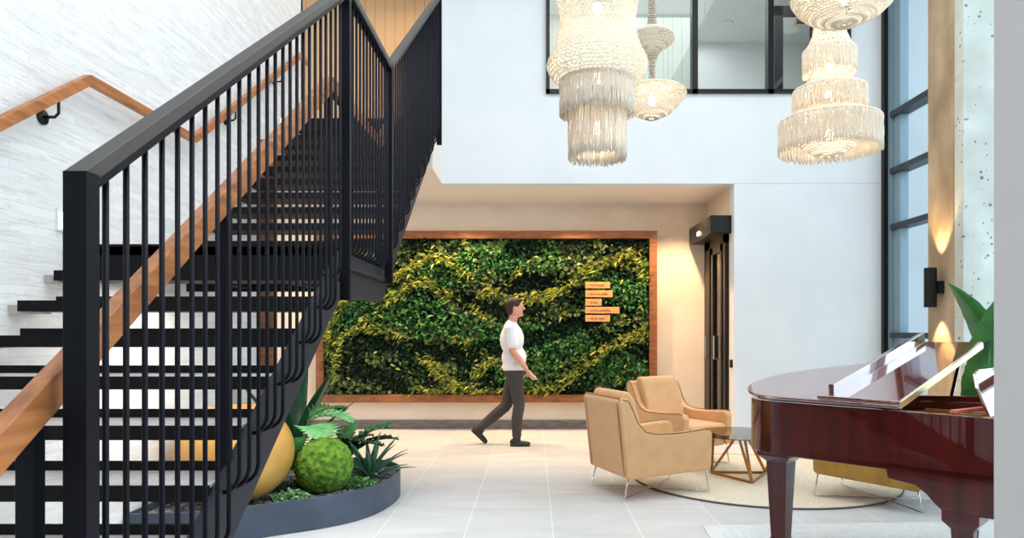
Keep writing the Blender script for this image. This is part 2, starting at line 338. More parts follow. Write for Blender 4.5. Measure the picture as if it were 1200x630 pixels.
bm = NB(); lathe(bm, [(.001, -.004), (.09, -.004), (.09, -.001), (.001, -.001)], 32); obj('diffuser', bm, M['bulbw'], t)

# window wall (right)
wd = tag(bpy.data.objects.new('window_2', None), kind='structure'); C.objects.link(wd)
bm = NB()
for y in (8.42, 6.75, 5.1, 3.4, 1.7, 0, -1.8, -3.9): box(bm, XG, XG+.16, y, y+.09, 0, TOP)
struct('window_frame', bm, M['winframe'], wd)
bm = NB(); box(bm, XG+.03, XG+.13, 8.28, 8.42, 0, TOP); struct('window_reveal', bm, M['winframe'], wd)
bm = NB()
for z in (.0, 1.3, 2.60, 3.27, 3.95, 5.6): box(bm, XG-.02, XG+.14, -4.0, 8.42, z, z+.065)
struct('window_transom', bm, M['wintrans'], wd)
struct('window_pane', B(XG+.07, XG+.08, -4.0, 8.42, 0, TOP), M['glasswin'], wd)
struct('trim_5', B(XG-.05, XG+.02, 8.5, YW, 0, TOP), M['black'])
# building outside
b = thing('neighbouring_building', 'pale building with blue grey windows outside behind the tall glazing', 'building', (12, 15, 0))
obj('facade', B(-1, 8, -2, 14, -1, 14), mat('outside_render', (244, 244, 248), .9), b)
for k in range(5):
    for j in range(3):
        y = 1+j*4.2; z = .8+k*2.6
        f = obj('facade_window', B(-1.06, -.98, y, y+1.8, z, z+1.5), M['winframe'], b); obj('window_glazing', B(-1.08, -1.05, y+.1, y+1.7, z+.1, z+1.4), mat('blue_glazing', (150, 176, 196), .2), f)
# outside ground
struct('ground', B(4.5, 60, -30, 60, -.35, -.1), mat('outside_paving', (200, 200, 200), .9))

# concrete column with sconce
c = obj('wall_column', B(3.9, 4.27, 6.49, 6.92, 0, TOP), M['tan_concrete'], bevel=.008)
c.data.transform(Matrix.Identity(4)); tag(c, kind='structure')
c = obj('wall_pier', B(3.9, 5.4, 6.35, 6.485, 0, TOP), M['concrete'], bevel=.008); tag(c, kind='structure')
sc = thing('wall_sconce', 'black cylinder wall light throwing light up and down the concrete column', 'light', (3.9, 6.68, 1.62))
XS = 3.79
bm = NB(); lathe(bm, [(.048, -.01), (.056, -.01), (.056, .365), (.048, .365), (.048, .33), (.001, .33)], 40, (-.11, 0))
obj('cylinder_body', bm, M['black'], sc, True, bevel=.003)
obj('wall_bracket', B(-.058, 0, -.045, .045, .12, .24), M['black'], sc, bevel=.004)
spot('sconce_uplight', (3.80, 6.68, 2.0), (3.88, 6.68, 3.0), 60, 64, (1, .66, .30), .5, .02)
spot('sconce_downlight', (3.80, 6.68, 1.60), (3.88, 6.68, .6), 60, 64, (1, .66, .30), .5, .02)

# near pillar at the right of the picture
o = obj('wall_pillar', B(.788, 1.5, 1.10, 1.2, 0, 3.3), M['pillar'], bevel=.004); tag(o, kind='structure')

# ------------------------------------------------------------------ staircase
RI, GO = .17, .26
YA8 = 3.17
def nose_y(n): return YA8+(n-8)*GO if n <= 11 else 5.12+(n-12)*GO
XO, XI = -1.11, -2.53
XGD = -1.03
st = thing('staircase', 'open-riser dark steel staircase with a middle landing and slatted balustrade along the brick wall', 'staircase', (0, 0, 0))
def tread(n):
    y = nose_y(n); z = n*RI; bm = NB()
    box(bm, XI, XO, y, y+.012, z-.052, z+.002); box(bm, XI, XO, y+.012, y+GO+.03, z-.05, z-.012); box(bm, XI, XO, y+GO+.018, y+GO+.03, z-.012, z+.035)
    t = obj('tread', bm, M['drkunder'], st)
    obj('tread_inlay', B(XI+.01, XO-.01, y+.014, y+GO+.016, z-.012, z), M['treadtop'], t)
    obj('wall_cleat', B(XW, XI, y+.03, y+GO-.02, z-.06, z-.02), M['treadtop'], t)
for n in list(range(1, 11))+list(range(12, 22)): tread(n)
YL0, YL1 = nose_y(11), nose_y(12)
zl = 11*RI
bm = NB(); box(bm, XI, XO, YL0, YL1+.03, zl-.06, zl-.012)
box(bm, XI, XO, YL0, YL0+.05, zl-.19, zl+.002); box(bm, XI, XO, YL1-.02, YL1+.03, zl-.2, zl+.03)
for x in (-2.1, -1.6): box(bm, x, x+.06, YL0+.05, YL1-.02, zl-.18, zl-.06)
t = obj('landing', bm, M['drkunder'], st)
obj('landing_inlay', B(XI+.01, XO-.01, YL0+.05, YL1-.02, zl-.012, zl), M['treadtop'], t)
# outer stringer: one folded plate following both flights
yb0 = nose_y(1)-.15
def nz(y, fl): return (RI*8+(y-YA8)*RI/GO) if fl == 0 else (RI*12+(y-5.12)*RI/GO)
ya = YL0-.02
yt = nose_y(22)
zA0 = nz(ya, 0)
out = [(yb0, max(0.0, nz(yb0, 0)-.30)), (yb0+.45, max(0, nz(yb0+.45, 0)-.32)), (ya, nz(ya, 0)-.29), (YL1-.13, zl-.28), (yt, nz(yt, 1)-.30), (yt, nz(yt, 1)-.04),
       (YL1+.02, nz(YL1+.02, 1)-.05), (YL1-.03, zl+.0), (YL0+.1, zl+.0), (YL0-.03, nz(YL0-.03, 0)-.03), (yb0, nz(yb0, 0)-.03)]
bm = NB(); prism(bm, out, lambda a, b, t: (t, a, b), -1.11, -1.085); obj('stringer', bm, M['steel2'], st, bevel=.003)
bm = NB(); box(bm, -1.085, -1.05, YL0+.05, YL1+.1, zl-.135, zl-.115); obj('landing_ledge', bm, M['steel2'], st)
# guard
GA0 = (1.58, 1.743); GA1 = (3.86, 3.29); GB0 = (4.99, 3.29); sl = .672; GB1 = (7.66, 3.29+sl*(7.66-4.99))
guard = NB()
for (a, b) in ((GA0, GA1), (GA1, GB0), (GB0, GB1)):
    bar(guard, (XGD, a[0], a[1]-.02), (XGD, b[0], b[1]-.02), .05, .04)
gr = obj('guard_rail', guard, M['rail'], st, bevel=.003)
bm = NB()
for (a, b) in ((GA0, GA1), (GA1, GB0), (GB0, GB1)): bar(bm, (XGD+.0, a[0], a[1]-.047), (XGD+.0, b[0], b[1]-.047), .052, .018)
obj('rail_channel', bm, M['steel'], gr)
def rail_z(y):
    if y < GA1[0]: return GA0[1]+(y-GA0[0])*(GA1[1]-GA0[1])/(GA1[0]-GA0[0])
    if y < GB0[0]: return GA1[1]
    return GB0[1]+(y-GB0[0])*sl
def step_z(y):
    if y < YL0: return RI*(8+math.floor((y-YA8)/GO))
    if y < YL1: return zl
    return RI*(12+math.floor((y-5.12)/GO))
def baluster(y):
    zt = rail_z(y)-.04; zb = step_z(y)-.035; r = .0078
    pts = [(XGD, y, zt), (XGD, y, zb+.075)]
    for k in range(1, 6):
        a = k/6*PI/2; pts.append((XGD-.06*(1-math.cos(a)), y, zb+.075-.075*math.sin(a)))
    pts += [(XGD-.065, y, zb), (-1.092, y, zb+.004)]
    bm = NB(); tube(bm, pts, r, 8); obj('baluster', bm, M['steel'], gr, True)
y = 1.685; ys = []
while y < 3.80: ys.append(y); y += .0852
y = 3.905
while y < 4.96: ys.append(y); y += .0852
y = 5.06
while y < 7.62: ys.append(y); y += .0852
for y in ys: baluster(y)
for y, w in ((1.58, .05), (3.84, .05), (4.99, .05), (7.66, .05)):
    zb = max(step_z(y)-.15, 0) if y > 2 else .08
    bm = NB(); box(bm, XGD-.027, XGD+.027, y-.01 if y < 2 else y-.02, y+.04 if y < 2 else y+.02, zb, rail_z(y)-.002)
    obj('newel_post', bm, M['steel'], gr, bevel=.002)
# inner timber handrail on steel posts
XH = -1.115; hz = .90
HA = [(.70, nz(.70, 0)+hz), (YL0-.12, 2.735), (YL1-.08, 2.735), (7.7, 2.735+(7.7-YL1+.08)*RI/GO)]
HA[0] = (.95, 2.735-(YL0-.12-.95)*.672)
bm = NB()
for a, b in zip(HA, HA[1:]): bar(bm, (XH, a[0], a[1]), (XH, b[0], b[1]), .045, .075)
hr = obj('handrail', bm, M['oak'], st, bevel=.004)
bm = NB()
for a, b in zip(HA, HA[1:]): bar(bm, (XH, a[0], a[1]-.043), (XH, b[0], b[1]-.043), .03, .012)
obj('handrail_core', bm, M['steel'], hr)
def hz_at(y):
    for a, b in zip(HA, HA[1:]):
        if a[0] <= y <= b[0]: return a[1]+(y-a[0])*(b[1]-a[1])/(b[0]-a[0])
    return HA[-1][1]
for y in (1.54, 2.52, 3.80, 5.06, 6.2, 7.3):
    z0 = (nz(y, 0) if y < YL0 else zl if y < YL1 else nz(y, 1))-.2
    obj('handrail_post', B(XH-.022, XH+.018, y-.006, y+.034, z0, hz_at(y)-.03), M['steel'], st, bevel=.002)
# wall handrail
wh = thing('wall_handrail', 'bent timber handrail fixed on black brackets to the white brick wall', 'handrail', (0, 0, 0))
XK = XW+.09
wz = 2.80
K = [(1.2, wz-(YL0-.0-1.2)*.672), (YL0, wz), (YL1+.05, wz), (7.55, wz+(7.55-YL1-.05)*RI/GO), (7.78, wz+(7.55-YL1-.05)*RI/GO)]
bm = NB()
for a, b in zip(K, K[1:]): bar(bm, (XK, a[0], a[1]), (XK, b[0], b[1]), .042, .055)
obj('rail', bm, M['oak'], wh, bevel=.004)
for y in (2.3, 3.7, 5.9, 7.0):
    z = next(a[1]+(y-a[0])*(b[1]-a[1])/(b[0]-a[0]) for a, b in zip(K, K[1:]) if a[0] <= y <= b[0])
    bm = NB(); tube(bm, [(XW+.005, y, z-.12), (XK-.02, y, z-.12), (XK, y, z-.1), (XK, y, z-.025)], .008, 10)
    m4 = Matrix.Translation((XW+.006, y, z-.12)) @ Matrix.Rotation(PI/2, 4, 'Y'); bmesh.ops.create_cone(bm, cap_ends=True, segments=24, radius1=.04, radius2=.04, depth=.012, matrix=m4)
    obj('bracket', bm, M['black'], wh, True)

for y, z, lab in ((3.85, 1.99, 'small white recessed step light on the brick wall, the one nearest the newel post'), (5.19, 2.10, 'small white recessed step light on the brick wall at the far end of the landing'), (7.2, 3.52, 'small white recessed step light high on the brick wall near the stair top')):
    t = thing('step_light', lab, 'light', (XW, y, z), 0, 'recessed step lights along the staircase wall')
    bm = NB(); box(bm, 0, .012, -.045, .045, -.06, -.045); box(bm, 0, .012, -.045, .045, .045, .06); box(bm, 0, .012, -.045, -.035, -.045, .045); box(bm, 0, .012, .035, .045, -.045, .045); obj('faceplate', bm, M['white'], t)
    obj('lens', B(0, .004, -.035, .035, -.045, .045), M['bulbw'], t)

# ------------------------------------------------------------------ living green wall
gw = thing('living_wall', 'large green plant wall in a timber frame behind the walking person', 'plant wall', (0, YF, 0))
fx0, fx1, fz0, fz1 = -3.04, 1.73, .385, 2.785
bm = NB(); w = .11
box(bm, fx0, fx1, -.16, 0, fz1-w, fz1); box(bm, fx0, fx1, -.16, 0, fz0, fz0+w); box(bm, fx0, fx0+w, -.16, 0, fz0+w, fz1-w); box(bm, fx1-w, fx1, -.16, 0, fz0+w, fz1-w)
obj('frame', bm, M['frame'], gw, bevel=.004)
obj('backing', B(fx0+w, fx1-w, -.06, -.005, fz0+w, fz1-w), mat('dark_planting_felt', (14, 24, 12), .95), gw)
def vcmat(name, rough=.5):
    m = mat(name, (60, 120, 40), rough); n, l, b = nt(m); a = n.new('ShaderNodeAttribute'); a.attribute_name = 'leafcol'; l.new(a.outputs['Color'], b.inputs['Base Color']); return m
M['foliage'] = vcmat('mixed_foliage')
def w2(px, py): p = P(px, py, 9.7); return (p.x, p.z)
def seg_d(p, pl):
    best = 9
    for a, b in zip(pl, pl[1:]):
        ax, az = a; bx, bz = b; dx, dz = bx-ax, bz-az; t = max(0, min(1, ((p[0]-ax)*dx+(p[1]-az)*dz)/(dx*dx+dz*dz)))
        best = min(best, math.hypot(p[0]-ax-t*dx, p[1]-az-t*dz))
    return best
LIME = [[w2(*q) for q in l] for l in (
    [(380, 400), (400, 355), (440, 335), (480, 318), (500, 300), (530, 306), (550, 325)],
    [(600, 352), (645, 345), (680, 330), (705, 308), (745, 300), (765, 320)],
    [(655, 455), (685, 428), (715, 405), (765, 385)],
    [(385, 405), (430, 382), (480, 400), (510, 430), (545, 462)],
    [(455, 350), (500, 330), (560, 362), (575, 372)], [(500, 458), (560, 462), (640, 458)], [(610, 320), (570, 345)],
    [(395, 440), (400, 400)], [(540, 400), (575, 420), (560, 440)])]
MID = [[w2(*q) for q in l] for l in (
    [(430, 352), (500, 362), (540, 385), (620, 395), (680, 400)], [(500, 325), (560, 305), (640, 300)],
    [(400, 380), (440, 370), (500, 380)], [(700, 335), (745, 345)], [(710, 430), (762, 440)], [(640, 420), (600, 440)])]
DARK = [[w2(*q) for q in l] for l in (
    [(450, 400), (520, 415), (600, 405), (660, 385), (700, 370)], [(540, 350), (600, 370)], [(420, 430), (470, 455)], [(690, 290), (600, 292)], [(640, 330), (590, 335)])]  # shaded hollows: mostly dark leaves, set back, stand for the shadow
def leafquad(vs, fs, cols, p, d, nrm, L, Wd, col):
    s = d.cross(nrm).normalized(); i = len(vs)
    tip = p+d*L-nrm*L*.25; mid = p+d*L*.5+nrm*L*.08
    vs += [tuple(p), tuple(mid+s*Wd*.5), tuple(tip), tuple(mid-s*Wd*.5), ]
    fs += [(i, i+1, i+2), (i, i+2, i+3)]; cols += [col]*6
def colr(c, j=.18):
    k = 1+random.uniform(-j, j); l = lin(c); return (l[0]*k*random.uniform(.85, 1.15), l[1]*k, l[2]*k, 1)
def foliage_group(kind, n, parent, name):
    vs, fs, cols = [], [], []
    made = 0; tries = 0
    while made < n and tries < n*30:
        tries += 1
        x = random.uniform(fx0+w-.02, fx1-w+.02); z = random.uniform(fz0+w-.03, fz1-w+.02); q = (x, z)
        dl = min(seg_d(q, l) for l in LIME); dm = min(seg_d(q, l) for l in MID); dd = min(seg_d(q, l) for l in DARK)
        nn = noise.noise(Vector((x*2.2, z*2.8, 3)))
        if kind == 'lime':
            if dl > .075+.06*nn and random.random() > .012+.10*max(0, nn): continue
            y = -random.uniform(.14, .34); L = random.uniform(.06, .12); wd = L*.28; c = random.choice([(166, 170, 70), (140, 150, 54), (186, 184, 96), (106, 124, 40), (80, 106, 34)])
            a = random.gauss(-.9, .8)
            d_ = Vector((math.sin(a*.9+random.choice((-1, 1))*.6), -.7, math.cos(a)-.5)).normalized()
        elif kind == 'mid':
            if dm > .2+.1*nn and random.random() > .05: continue
            y = -random.uniform(.10, .27); L = random.uniform(.04, .085); wd = L*.6; c = random.choice([(30, 90, 40), (44, 106, 42), (20, 72, 32), (56, 118, 52)])
            d_ = Vector((random.uniform(-1, 1), -.8, random.uniform(-1, .8))).normalized()
        elif kind == 'dark':
            y = -random.uniform(.05, .20); L = random.uniform(.04, .09); wd = L*.55; c = random.choice([(16, 42, 20), (24, 54, 24), (30, 64, 24), (12, 32, 16)])
            d_ = Vector((random.uniform(-1, 1), -.6, random.uniform(-1, .6))).normalized()
        else:
            if nn < .0 or dd < .12: continue
            y = -random.uniform(.12, .24); L = random.uniform(.05, .08); wd = L*.9; c = random.choice([(72, 90, 38), (88, 104, 46), (54, 78, 32)])
            d_ = Vector((random.uniform(-1, 1), -.4, random.uniform(-1, .6))).normalized()
        if dd < .1 and kind != 'dark' and random.random() < .75: continue
        if dd < .12: y *= .45
        edge = min(x-(fx0+w), (fx1-w)-x, z-(fz0+w), (fz1-w)-z)
        if edge < .12: y *= max(.4, edge/.12*.6+.4)
        nr = Vector((random.uniform(-.6, .6), -1, random.uniform(.0, 1.0))).normalized()
        leafquad(vs, fs, cols, Vector((x, y, z)), d_, nr, L, wd, colr(c)); made += 1
    o = pyobj(name, vs, fs, M['foliage'], parent); ca = o.data.color_attributes.new('leafcol', 'FLOAT_COLOR', 'CORNER')
    for i, c in enumerate(cols): ca.data[i].color = c
    tag(o, kind='stuff'); return o
foliage_group('dark', 15000, gw, 'foliage_dark')
foliage_group('mid', 8000, gw, 'foliage_green')
foliage_group('round', 3000, gw, 'foliage_round')
foliage_group('lime', 3600, gw, 'foliage_lime')
# wayfinding planks
font_m = mat('engraved_brown', (120, 62, 24), .7)
plank_m = varied(mat('sign_timber', (200, 142, 84), .55), (188, 128, 72), (212, 156, 98), 6, (1, 8, 8), 4)
signs = [(686, 330, 715, 337.5, '1  hairdresser', 'topmost timber sign plank on the plant wall'),
         (686, 340, 718, 348, '1  salon and media', 'second timber sign plank from the top on the plant wall'),
         (686, 350, 705, 358, '1  physio', 'shortest timber sign plank, middle of the five on the plant wall'),
         (686, 359.5, 726, 367, '1  activity consulting', 'longest timber sign plank on the plant wall, fourth from the top'),
         (686, 369, 715, 376.5, '1  cafe de court', 'lowest timber sign plank on the plant wall')]
for ax, ay, bx, by, txt, lab in signs:
    Y = 9.55; a = P(ax, by, Y); b_ = P(bx, ay, Y)
    t = thing('sign_plank', lab, 'sign', (a.x, Y, a.z), 0, 'timber wayfinding planks on the plant wall')
    obj('plank', B(0, b_.x-a.x, 0, .035, 0, b_.z-a.z), plank_m, t, bevel=.003)
    obj('mounting_pin', B(.04, .055, .035, YF-Y-.02, .03, .045), M['black'], t)
    cu = bpy.data.curves.new('lettering', 'FONT'); cu.body = txt; cu.size = (b_.z-a.z)*.62; cu.extrude = .001; cu.align_y = 'CENTER'
    lo = bpy.data.objects.new('lettering', cu); C.objects.link(lo); lo.parent = t; lo.location = (.022, -.0015, (b_.z-a.z)/2); lo.rotation_euler = (PI/2, 0, 0)
    wid = len(txt)*cu.size*.5; 
    if wid > (b_.x-a.x-.04): lo.scale.x = (b_.x-a.x-.04)/wid
    cu.materials.append(font_m); bpy.context.view_layer.update()
    me = bpy.data.meshes.new_from_object(lo.evaluated_get(bpy.context.evaluated_depsgraph_get())); lm = bpy.data.objects.new('lettering', me); C.objects.link(lm); lm.parent = t
    lm.location = lo.location; lm.rotation_euler = lo.rotation_euler; lm.scale = lo.scale; bpy.data.objects.remove(lo); lm.name = 'lettering'

# black glazed door in the recess side wall
dr = tag(bpy.data.objects.new('door_1', None), kind='structure'); C.objects.link(dr)
xd = XR-.0
bm = NB(); box(bm, xd-.05, xd+.0, 8.80, 8.90, 0, 2.62); box(bm, xd-.05, xd, 9.58, 9.86, 0, 2.62); box(bm, xd-.05, xd, 8.8, 9.86, 2.5, 2.62); box(bm, xd-.05, xd, 8.9, 9.6, 0, .1)
struct('door_frame', bm, M['black'], dr)
bm = NB(); box(bm, xd-.06, xd-.01, 9.36, 9.46, .1, 2.5); box(bm, xd-.06, xd-.01, 8.93, 9.0, .1, 2.5); box(bm, xd-.06, xd-.01, 8.93, 9.46, .1, .2); box(bm, xd-.06, xd-.01, 8.93, 9.46, 2.4, 2.5)
lf = struct('door_leaf', bm, M['black'], dr)
struct('door_pane', B(xd-.03, xd-.012, 9.0, 9.36, .2, 2.4), M['glass'], dr)
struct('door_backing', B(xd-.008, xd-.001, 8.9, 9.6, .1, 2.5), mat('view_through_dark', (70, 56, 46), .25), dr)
for y in (9.1, 9.52):
    bm = NB(); tube(bm, [(xd-.05, y, 1.02), (xd-.11, y, 1.02), (xd-.11, y, 1.32), (xd-.05, y, 1.32)], .013, 10); struct('door_handle', bm, M['chrome'], dr)
d = thing('door_operator', 'black overhead door operator box above the recess glass door', 'door operator', (XR, 9.3, 2.62))
obj('housing', B(-.26, -.0, -.62, .58, -.02, .2), M['black'], d, bevel=.006); obj('sensor', B(-.275, -.26, -.05, .05, .03, .08), M['bulbw'], d, bevel=.003)
sw = tag(obj('access_reader', B(XR-.028, XR, 8.63, 8.68, .93, 1.03), M['black'], bevel=.004), 'small black reader on the white reveal beside the glass door', 'card reader')

# ------------------------------------------------------------------ rugs
bm = NB(); lathe(bm, [(.001, .001), (1.19, .001), (1.19, .014), (.001, .014)], 96, (2.14, 6.6)); r = obj('round_rug', bm, M['rug'])
tag(r, 'round woven cream rug with a grey edge under the armchairs and glass table', 'rug')
bm = NB()
tube(bm, [(2.14+1.195*math.cos(2*PI*k/128), 6.6+1.195*math.sin(2*PI*k/128), .009) for k in range(128)], .008, 6, True); obj('rug_binding', bm, M['rugedge'], r)
bm = NB(); out = [(1.2, 4.95), (3.3, 5.05), (3.7, 3.0), (1.0, 2.6)]
prism(bm, out, lambda a, b, t: (a, b, t), .001, .010)
tag(obj('flat_rug', bm, M['bluerug']), 'pale blue faded flat rug on the floor under the piano', 'rug')

# ------------------------------------------------------------------ armchairs
def rounded(bm, x0, x1, y0, y1, z0, z1): return box(bm, x0, x1, y0, y1, z0, z1)
def armchair(label, loc, ang, fab):
    """local +X is forward, origin mid back-leg line on the floor; sides at y=+-.305"""
    t = thing('armchair', label, 'chair', loc, ang, 'upholstered lounge armchairs around the glass table')
    prof = [(-.05, .80), (-.02, .815), (.03, .80), (.075, .72), (.12, .62), (.19, .545), (.30, .52), (.50, .52), (.76, .54), (.81, .535), (.835, .50), (.825, .22), (.80, .20), (.06, .165), (.02, .18)]
    W2 = .345
    for s in (-1, 1):
        bm = NB(); a, b = (W2-.085)*s, W2*s
        prism(bm, prof, lambda p, q, tt: (p, tt, q), min(a, b), max(a, b)); o = obj('arm_panel', bm, fab, t, bevel=.022, seg=3)
        bm = NB(); tube(bm, [(p, b-.006*s, q+.004) for p, q in prof[1:10]], .005, 6); obj('piping', bm, M['piping'], o, True)
    # back shell
    bm = NB(); prism(bm, [(-.05, .80), (-.02, .83), (.03, .82), (.17, .24), (.06, .165), (.02, .18)], lambda p, q, tt: (p, tt, q), -W2+.01, W2-.01)
    o = obj('back_shell', bm, fab, t, bevel=.02, seg=3)
    bm = NB(); tube(bm, [(-.045, -W2+.02, .80), (-.03, -W2+.03, .826), (-.03, W2-.03, .826), (-.045, W2-.02, .80)], .005, 6); obj('piping', bm, M['piping'], o, True)
    # back cushion
    bm = NB(); prism(bm, [(.00, .83), (.03, .875), (.09, .87), (.135, .80), (.26, .40), (.14, .36)], lambda p, q, tt: (p, tt, q), -W2+.085, W2-.085)
    obj('back_cushion', bm, fab, t, bevel=.03, seg=4)
    bm = NB(); box(bm, .15, .84, -W2+.085, W2-.085, .29, .42); obj('seat_cushion', bm, fab, t, bevel=.035, seg=4)
    bm = NB(); box(bm, .08, .80, -W2+.085, W2-.085, .19, .29); obj('seat_base', bm, fab, t, bevel=.01)
    for s in (-1, 1):
        bm = NB(); tube(bm, [(.06, .29*s, .19), (.015, .305*s, .012), (.05, .27*s, .008), (.42, 0+.004*s, .008+.004*(s+1)), (.79, -.27*s, .008), (.825, -.305*s, .012), (.80, -.29*s, .22)], .0065, 8)
        obj('leg', bm, M['chrome'], t, True)
    return t
A_ = Vector((.516, 6.22)); B_ = Vector((.709, 5.64)); C_ = Vector((1.475, 5.94))
m1 = (A_+B_)/2; f1 = (C_-B_).normalized()
armchair('tan armchair with its back and side to the camera, nearest the walking person', (m1.x, m1.y, .014), math.atan2(f1.y, f1.x), M['fabric'])
armchair('tan armchair facing the camera in front of the timber plant wall frame', (1.33, 7.78, .014), math.radians(-58), M['fabric'])
E = Vector((2.36, 5.74)); G = Vector((2.92, 5.21)); wdir = Vector((.69, .73)); f3 = (E-G).normalized()
m3 = G+wdir*.305
armchair('ochre armchair mostly hidden behind the piano, only its underside and chrome legs showing', (m3.x, m3.y, .014), math.atan2(f3.y, f3.x), M['olive'])

# glass table
tb = thing('coffee_table', 'round smoked glass coffee table on folded brass legs, on the round rug', 'table', (1.97, 6.58, .014))
bm = NB(); lathe(bm, [(.001, .40), (.425, .40), (.43, .405), (.425, .412), (.001, .412)], 72); obj('table_top', bm, M['smoke'], tb)
for k in range(3):
    a = 2*PI*k/3+.5; a2 = a+2*PI/3
    p = [Vector((.33*math.cos(a-.35), .33*math.sin(a-.35), .39)), Vector((.30*math.cos(a), .30*math.sin(a), .012)), Vector((.30*math.cos(a2), .30*math.sin(a2), .012)), Vector((.05*math.cos(a2), .05*math.sin(a2), .39))]
    bm = NB(); bar(bm, p[0], p[1], .022, .022); bar(bm, p[1], p[2], .022, .022); bar(bm, p[2], p[3], .022, .022); obj('leg', bm, M['brass'], tb, bevel=.003)

# ------------------------------------------------------------------ piano
hp = Vector((1.86, 3.55)); ud = Vector((-.69, .724)).normalized(); vd = Vector((.724, .69)).normalized()
UH = .74                      # lid hinge station from the keyboard end
org = hp-ud*UH
pn = thing('grand_piano', 'glossy mahogany baby grand piano with its lid front folded back', 'piano', (org.x, org.y, .010), 0)
pn.rotation_euler = (0, 0, math.atan2(ud.y, ud.x)); 
# local: x = towards the tail, y = (ud rotated +90) = (-.724,-.69) -> bass side is +y ; treble side is -y
PL = 1.68; PW = 1.46
def outline(off=0):
    pts = [(0, 0)]
    pts.append((PL-.30, 0))
    for k in range(1, 9): a = k/8*PI*.55; pts.append((PL-.30+.30*math.sin(a), -.27+.27*math.cos(a)))
    tail = pts[-1]
    bz = [(tail[0], tail[1]), (PL-.02, -.62), (PL-.32, -.74), (PL-.55, -.95), (.62, -1.30), (.50, -PW), (.30, -PW)]
    for k in range(1, 15):
        t = k/14; n = len(bz)-1; x = sum(math.comb(n, i)*t**i*(1-t)**(n-i)*bz[i][0] for i in range(n+1)); y = sum(math.comb(n, i)*t**i*(1-t)**(n-i)*bz[i][1] for i in range(n+1)); pts.append((x, y))
    pts.append((0, -PW))
    if off:
        cx, cy = .7, -.6; n = len(pts); res = []
        for i, p in enumerate(pts):
            a = Vector(pts[i-1]); b = Vector(pts[(i+1) % n]); d = (b-a).normalized(); nn = Vector((-d.y, d.x))
            if nn.dot(Vector(p)-Vector((cx, cy))) < 0: nn = -nn
            q = Vector(p)+nn*off
            if i == 0: q = Vector((off, off))
            if i == n-1: q = Vector((off, -PW-off))
            res.append((q.x, q.y))
        return res
    return pts
ZB, ZT = .66, .965
op = outline(); ip = outline(-.035)
bm = NB(); n = len(op)
# rim with wall thickness, from x=.28 back it is the case
def ring(bm, o_, i_, z0, z1):
    V = [[bm.verts.new((p[0], p[1], z)) for p in l] for l, z in ((o_, z0), (o_, z1), (i_, z1), (i_, z0))]
    for q in range(4):
        a, b = V[q], V[(q+1) % 4]
        for i in range(len(o_)): j = (i+1) % len(o_); bm.faces.new((a[i], a[j], b[j], b[i]))
ring(bm, op, ip, ZB, ZT)
rim = obj('case', bm, M['mahog'], pn, bevel=.004)
bm = NB(); prism(bm, ip, lambda a, b, t: (a, b, t), ZB+.01, ZB+.05); obj('soundboard', bm, M['frame'], pn)
bm = NB(); pts = [(p[0]*.97+.03, p[1]*.96-.03) for p in outline(-.06)]; prism(bm, pts, lambda a, b, t: (max(a, .46), b, t), .86, .875)
pl = obj('iron_plate', bm, M['plate'], pn)
for k in range(9):
    bm = NB(); y0 = -.12-k*.14; tube(bm, [(.48, y0, .905), (max(.55, 1.35-.10*k), y0-.03+.02*k, .905)], .004, 5); obj('string', bm, M['chrome'], pl)
for k in range(4):
    bm = NB(); y0 = -.2-k*.32; bar(bm, (.48, y0, .89), (max(.6, 1.32-.22*k), y0, .89), .03, .03); obj('plate_rib', bm, M['plate'], pl)
bm = NB(); bar(bm, (.60, -.35, .945), (.50, -.85, .945), .035, .02); obj('damper_felt', bm, M['felt'], pn, bevel=.005)
# stretcher, key slip, cheek with deeper curved profile on the spine side and treble side
for yy, nm in ((0.0, 'cheek'), (-PW, 'cheek')):
    out = [(-.12, .60), (.42, .60-.0), (.56, .505+.12), (.62, .60), (.62, .66), (-.12, .66)]
    out = [(-.14, .52), (-.10, .50), (.54, .49), (.58, .52), (.62, .565), (.67, .60), (.80, .615), (.81, .66), (1.2, .66), (1.2, .70), (-.14, .70)]
    bm = NB(); prism(bm, out, lambda a, b, t: (a, t, b), yy-(.045 if yy == 0 else -.0), yy+(.0 if yy == 0 else .045)); obj(nm, bm, M['mahog'], pn, bevel=.006)
bm = NB(); box(bm, -.14, .02, -.045, .0, .70, .965); box(bm, -.14, .02, -PW, -PW+.045, .70, .965); obj('arm', bm, M['mahog'], pn, bevel=.01)
obj('key_bed', B(-.14, .46, -PW+.045, -.045, .60, .68), M['mahog'], pn, bevel=.003)
for k in range(52):
    obj('white_key', B(-.11, .03, -.12-k*.0235-.0225, -.12-k*.0235, .69, .712), M['cord'], pn) if k == 0 else None
obj('fallboard', B(.03, .06, -PW+.05, -.05, .69, .86), M['mahog'], pn, bevel=.004)
obj('pin_block', B(.06, .46, -PW+.04, -.04, .80, .87), M['plate'], pn)
# main lid hinged on the spine, slightly raised
LA = math.radians(10.8)
lid = bpy.data.objects.new('lid', None)
lo = outline(.02)
lp = [p for p in lo if p[0] > UH]
lp = [(UH, .02)]+lp+[(UH, -PW-.02)]
def lz(y): return math.tan(LA)*max(0, -y)
bm = NB(); prism(bm, lp, lambda a, b, t: (a, b, ZT+.012+t+lz(b)), 0, .02); lid = obj('lid', bm, M['lid'], pn, bevel=.004)
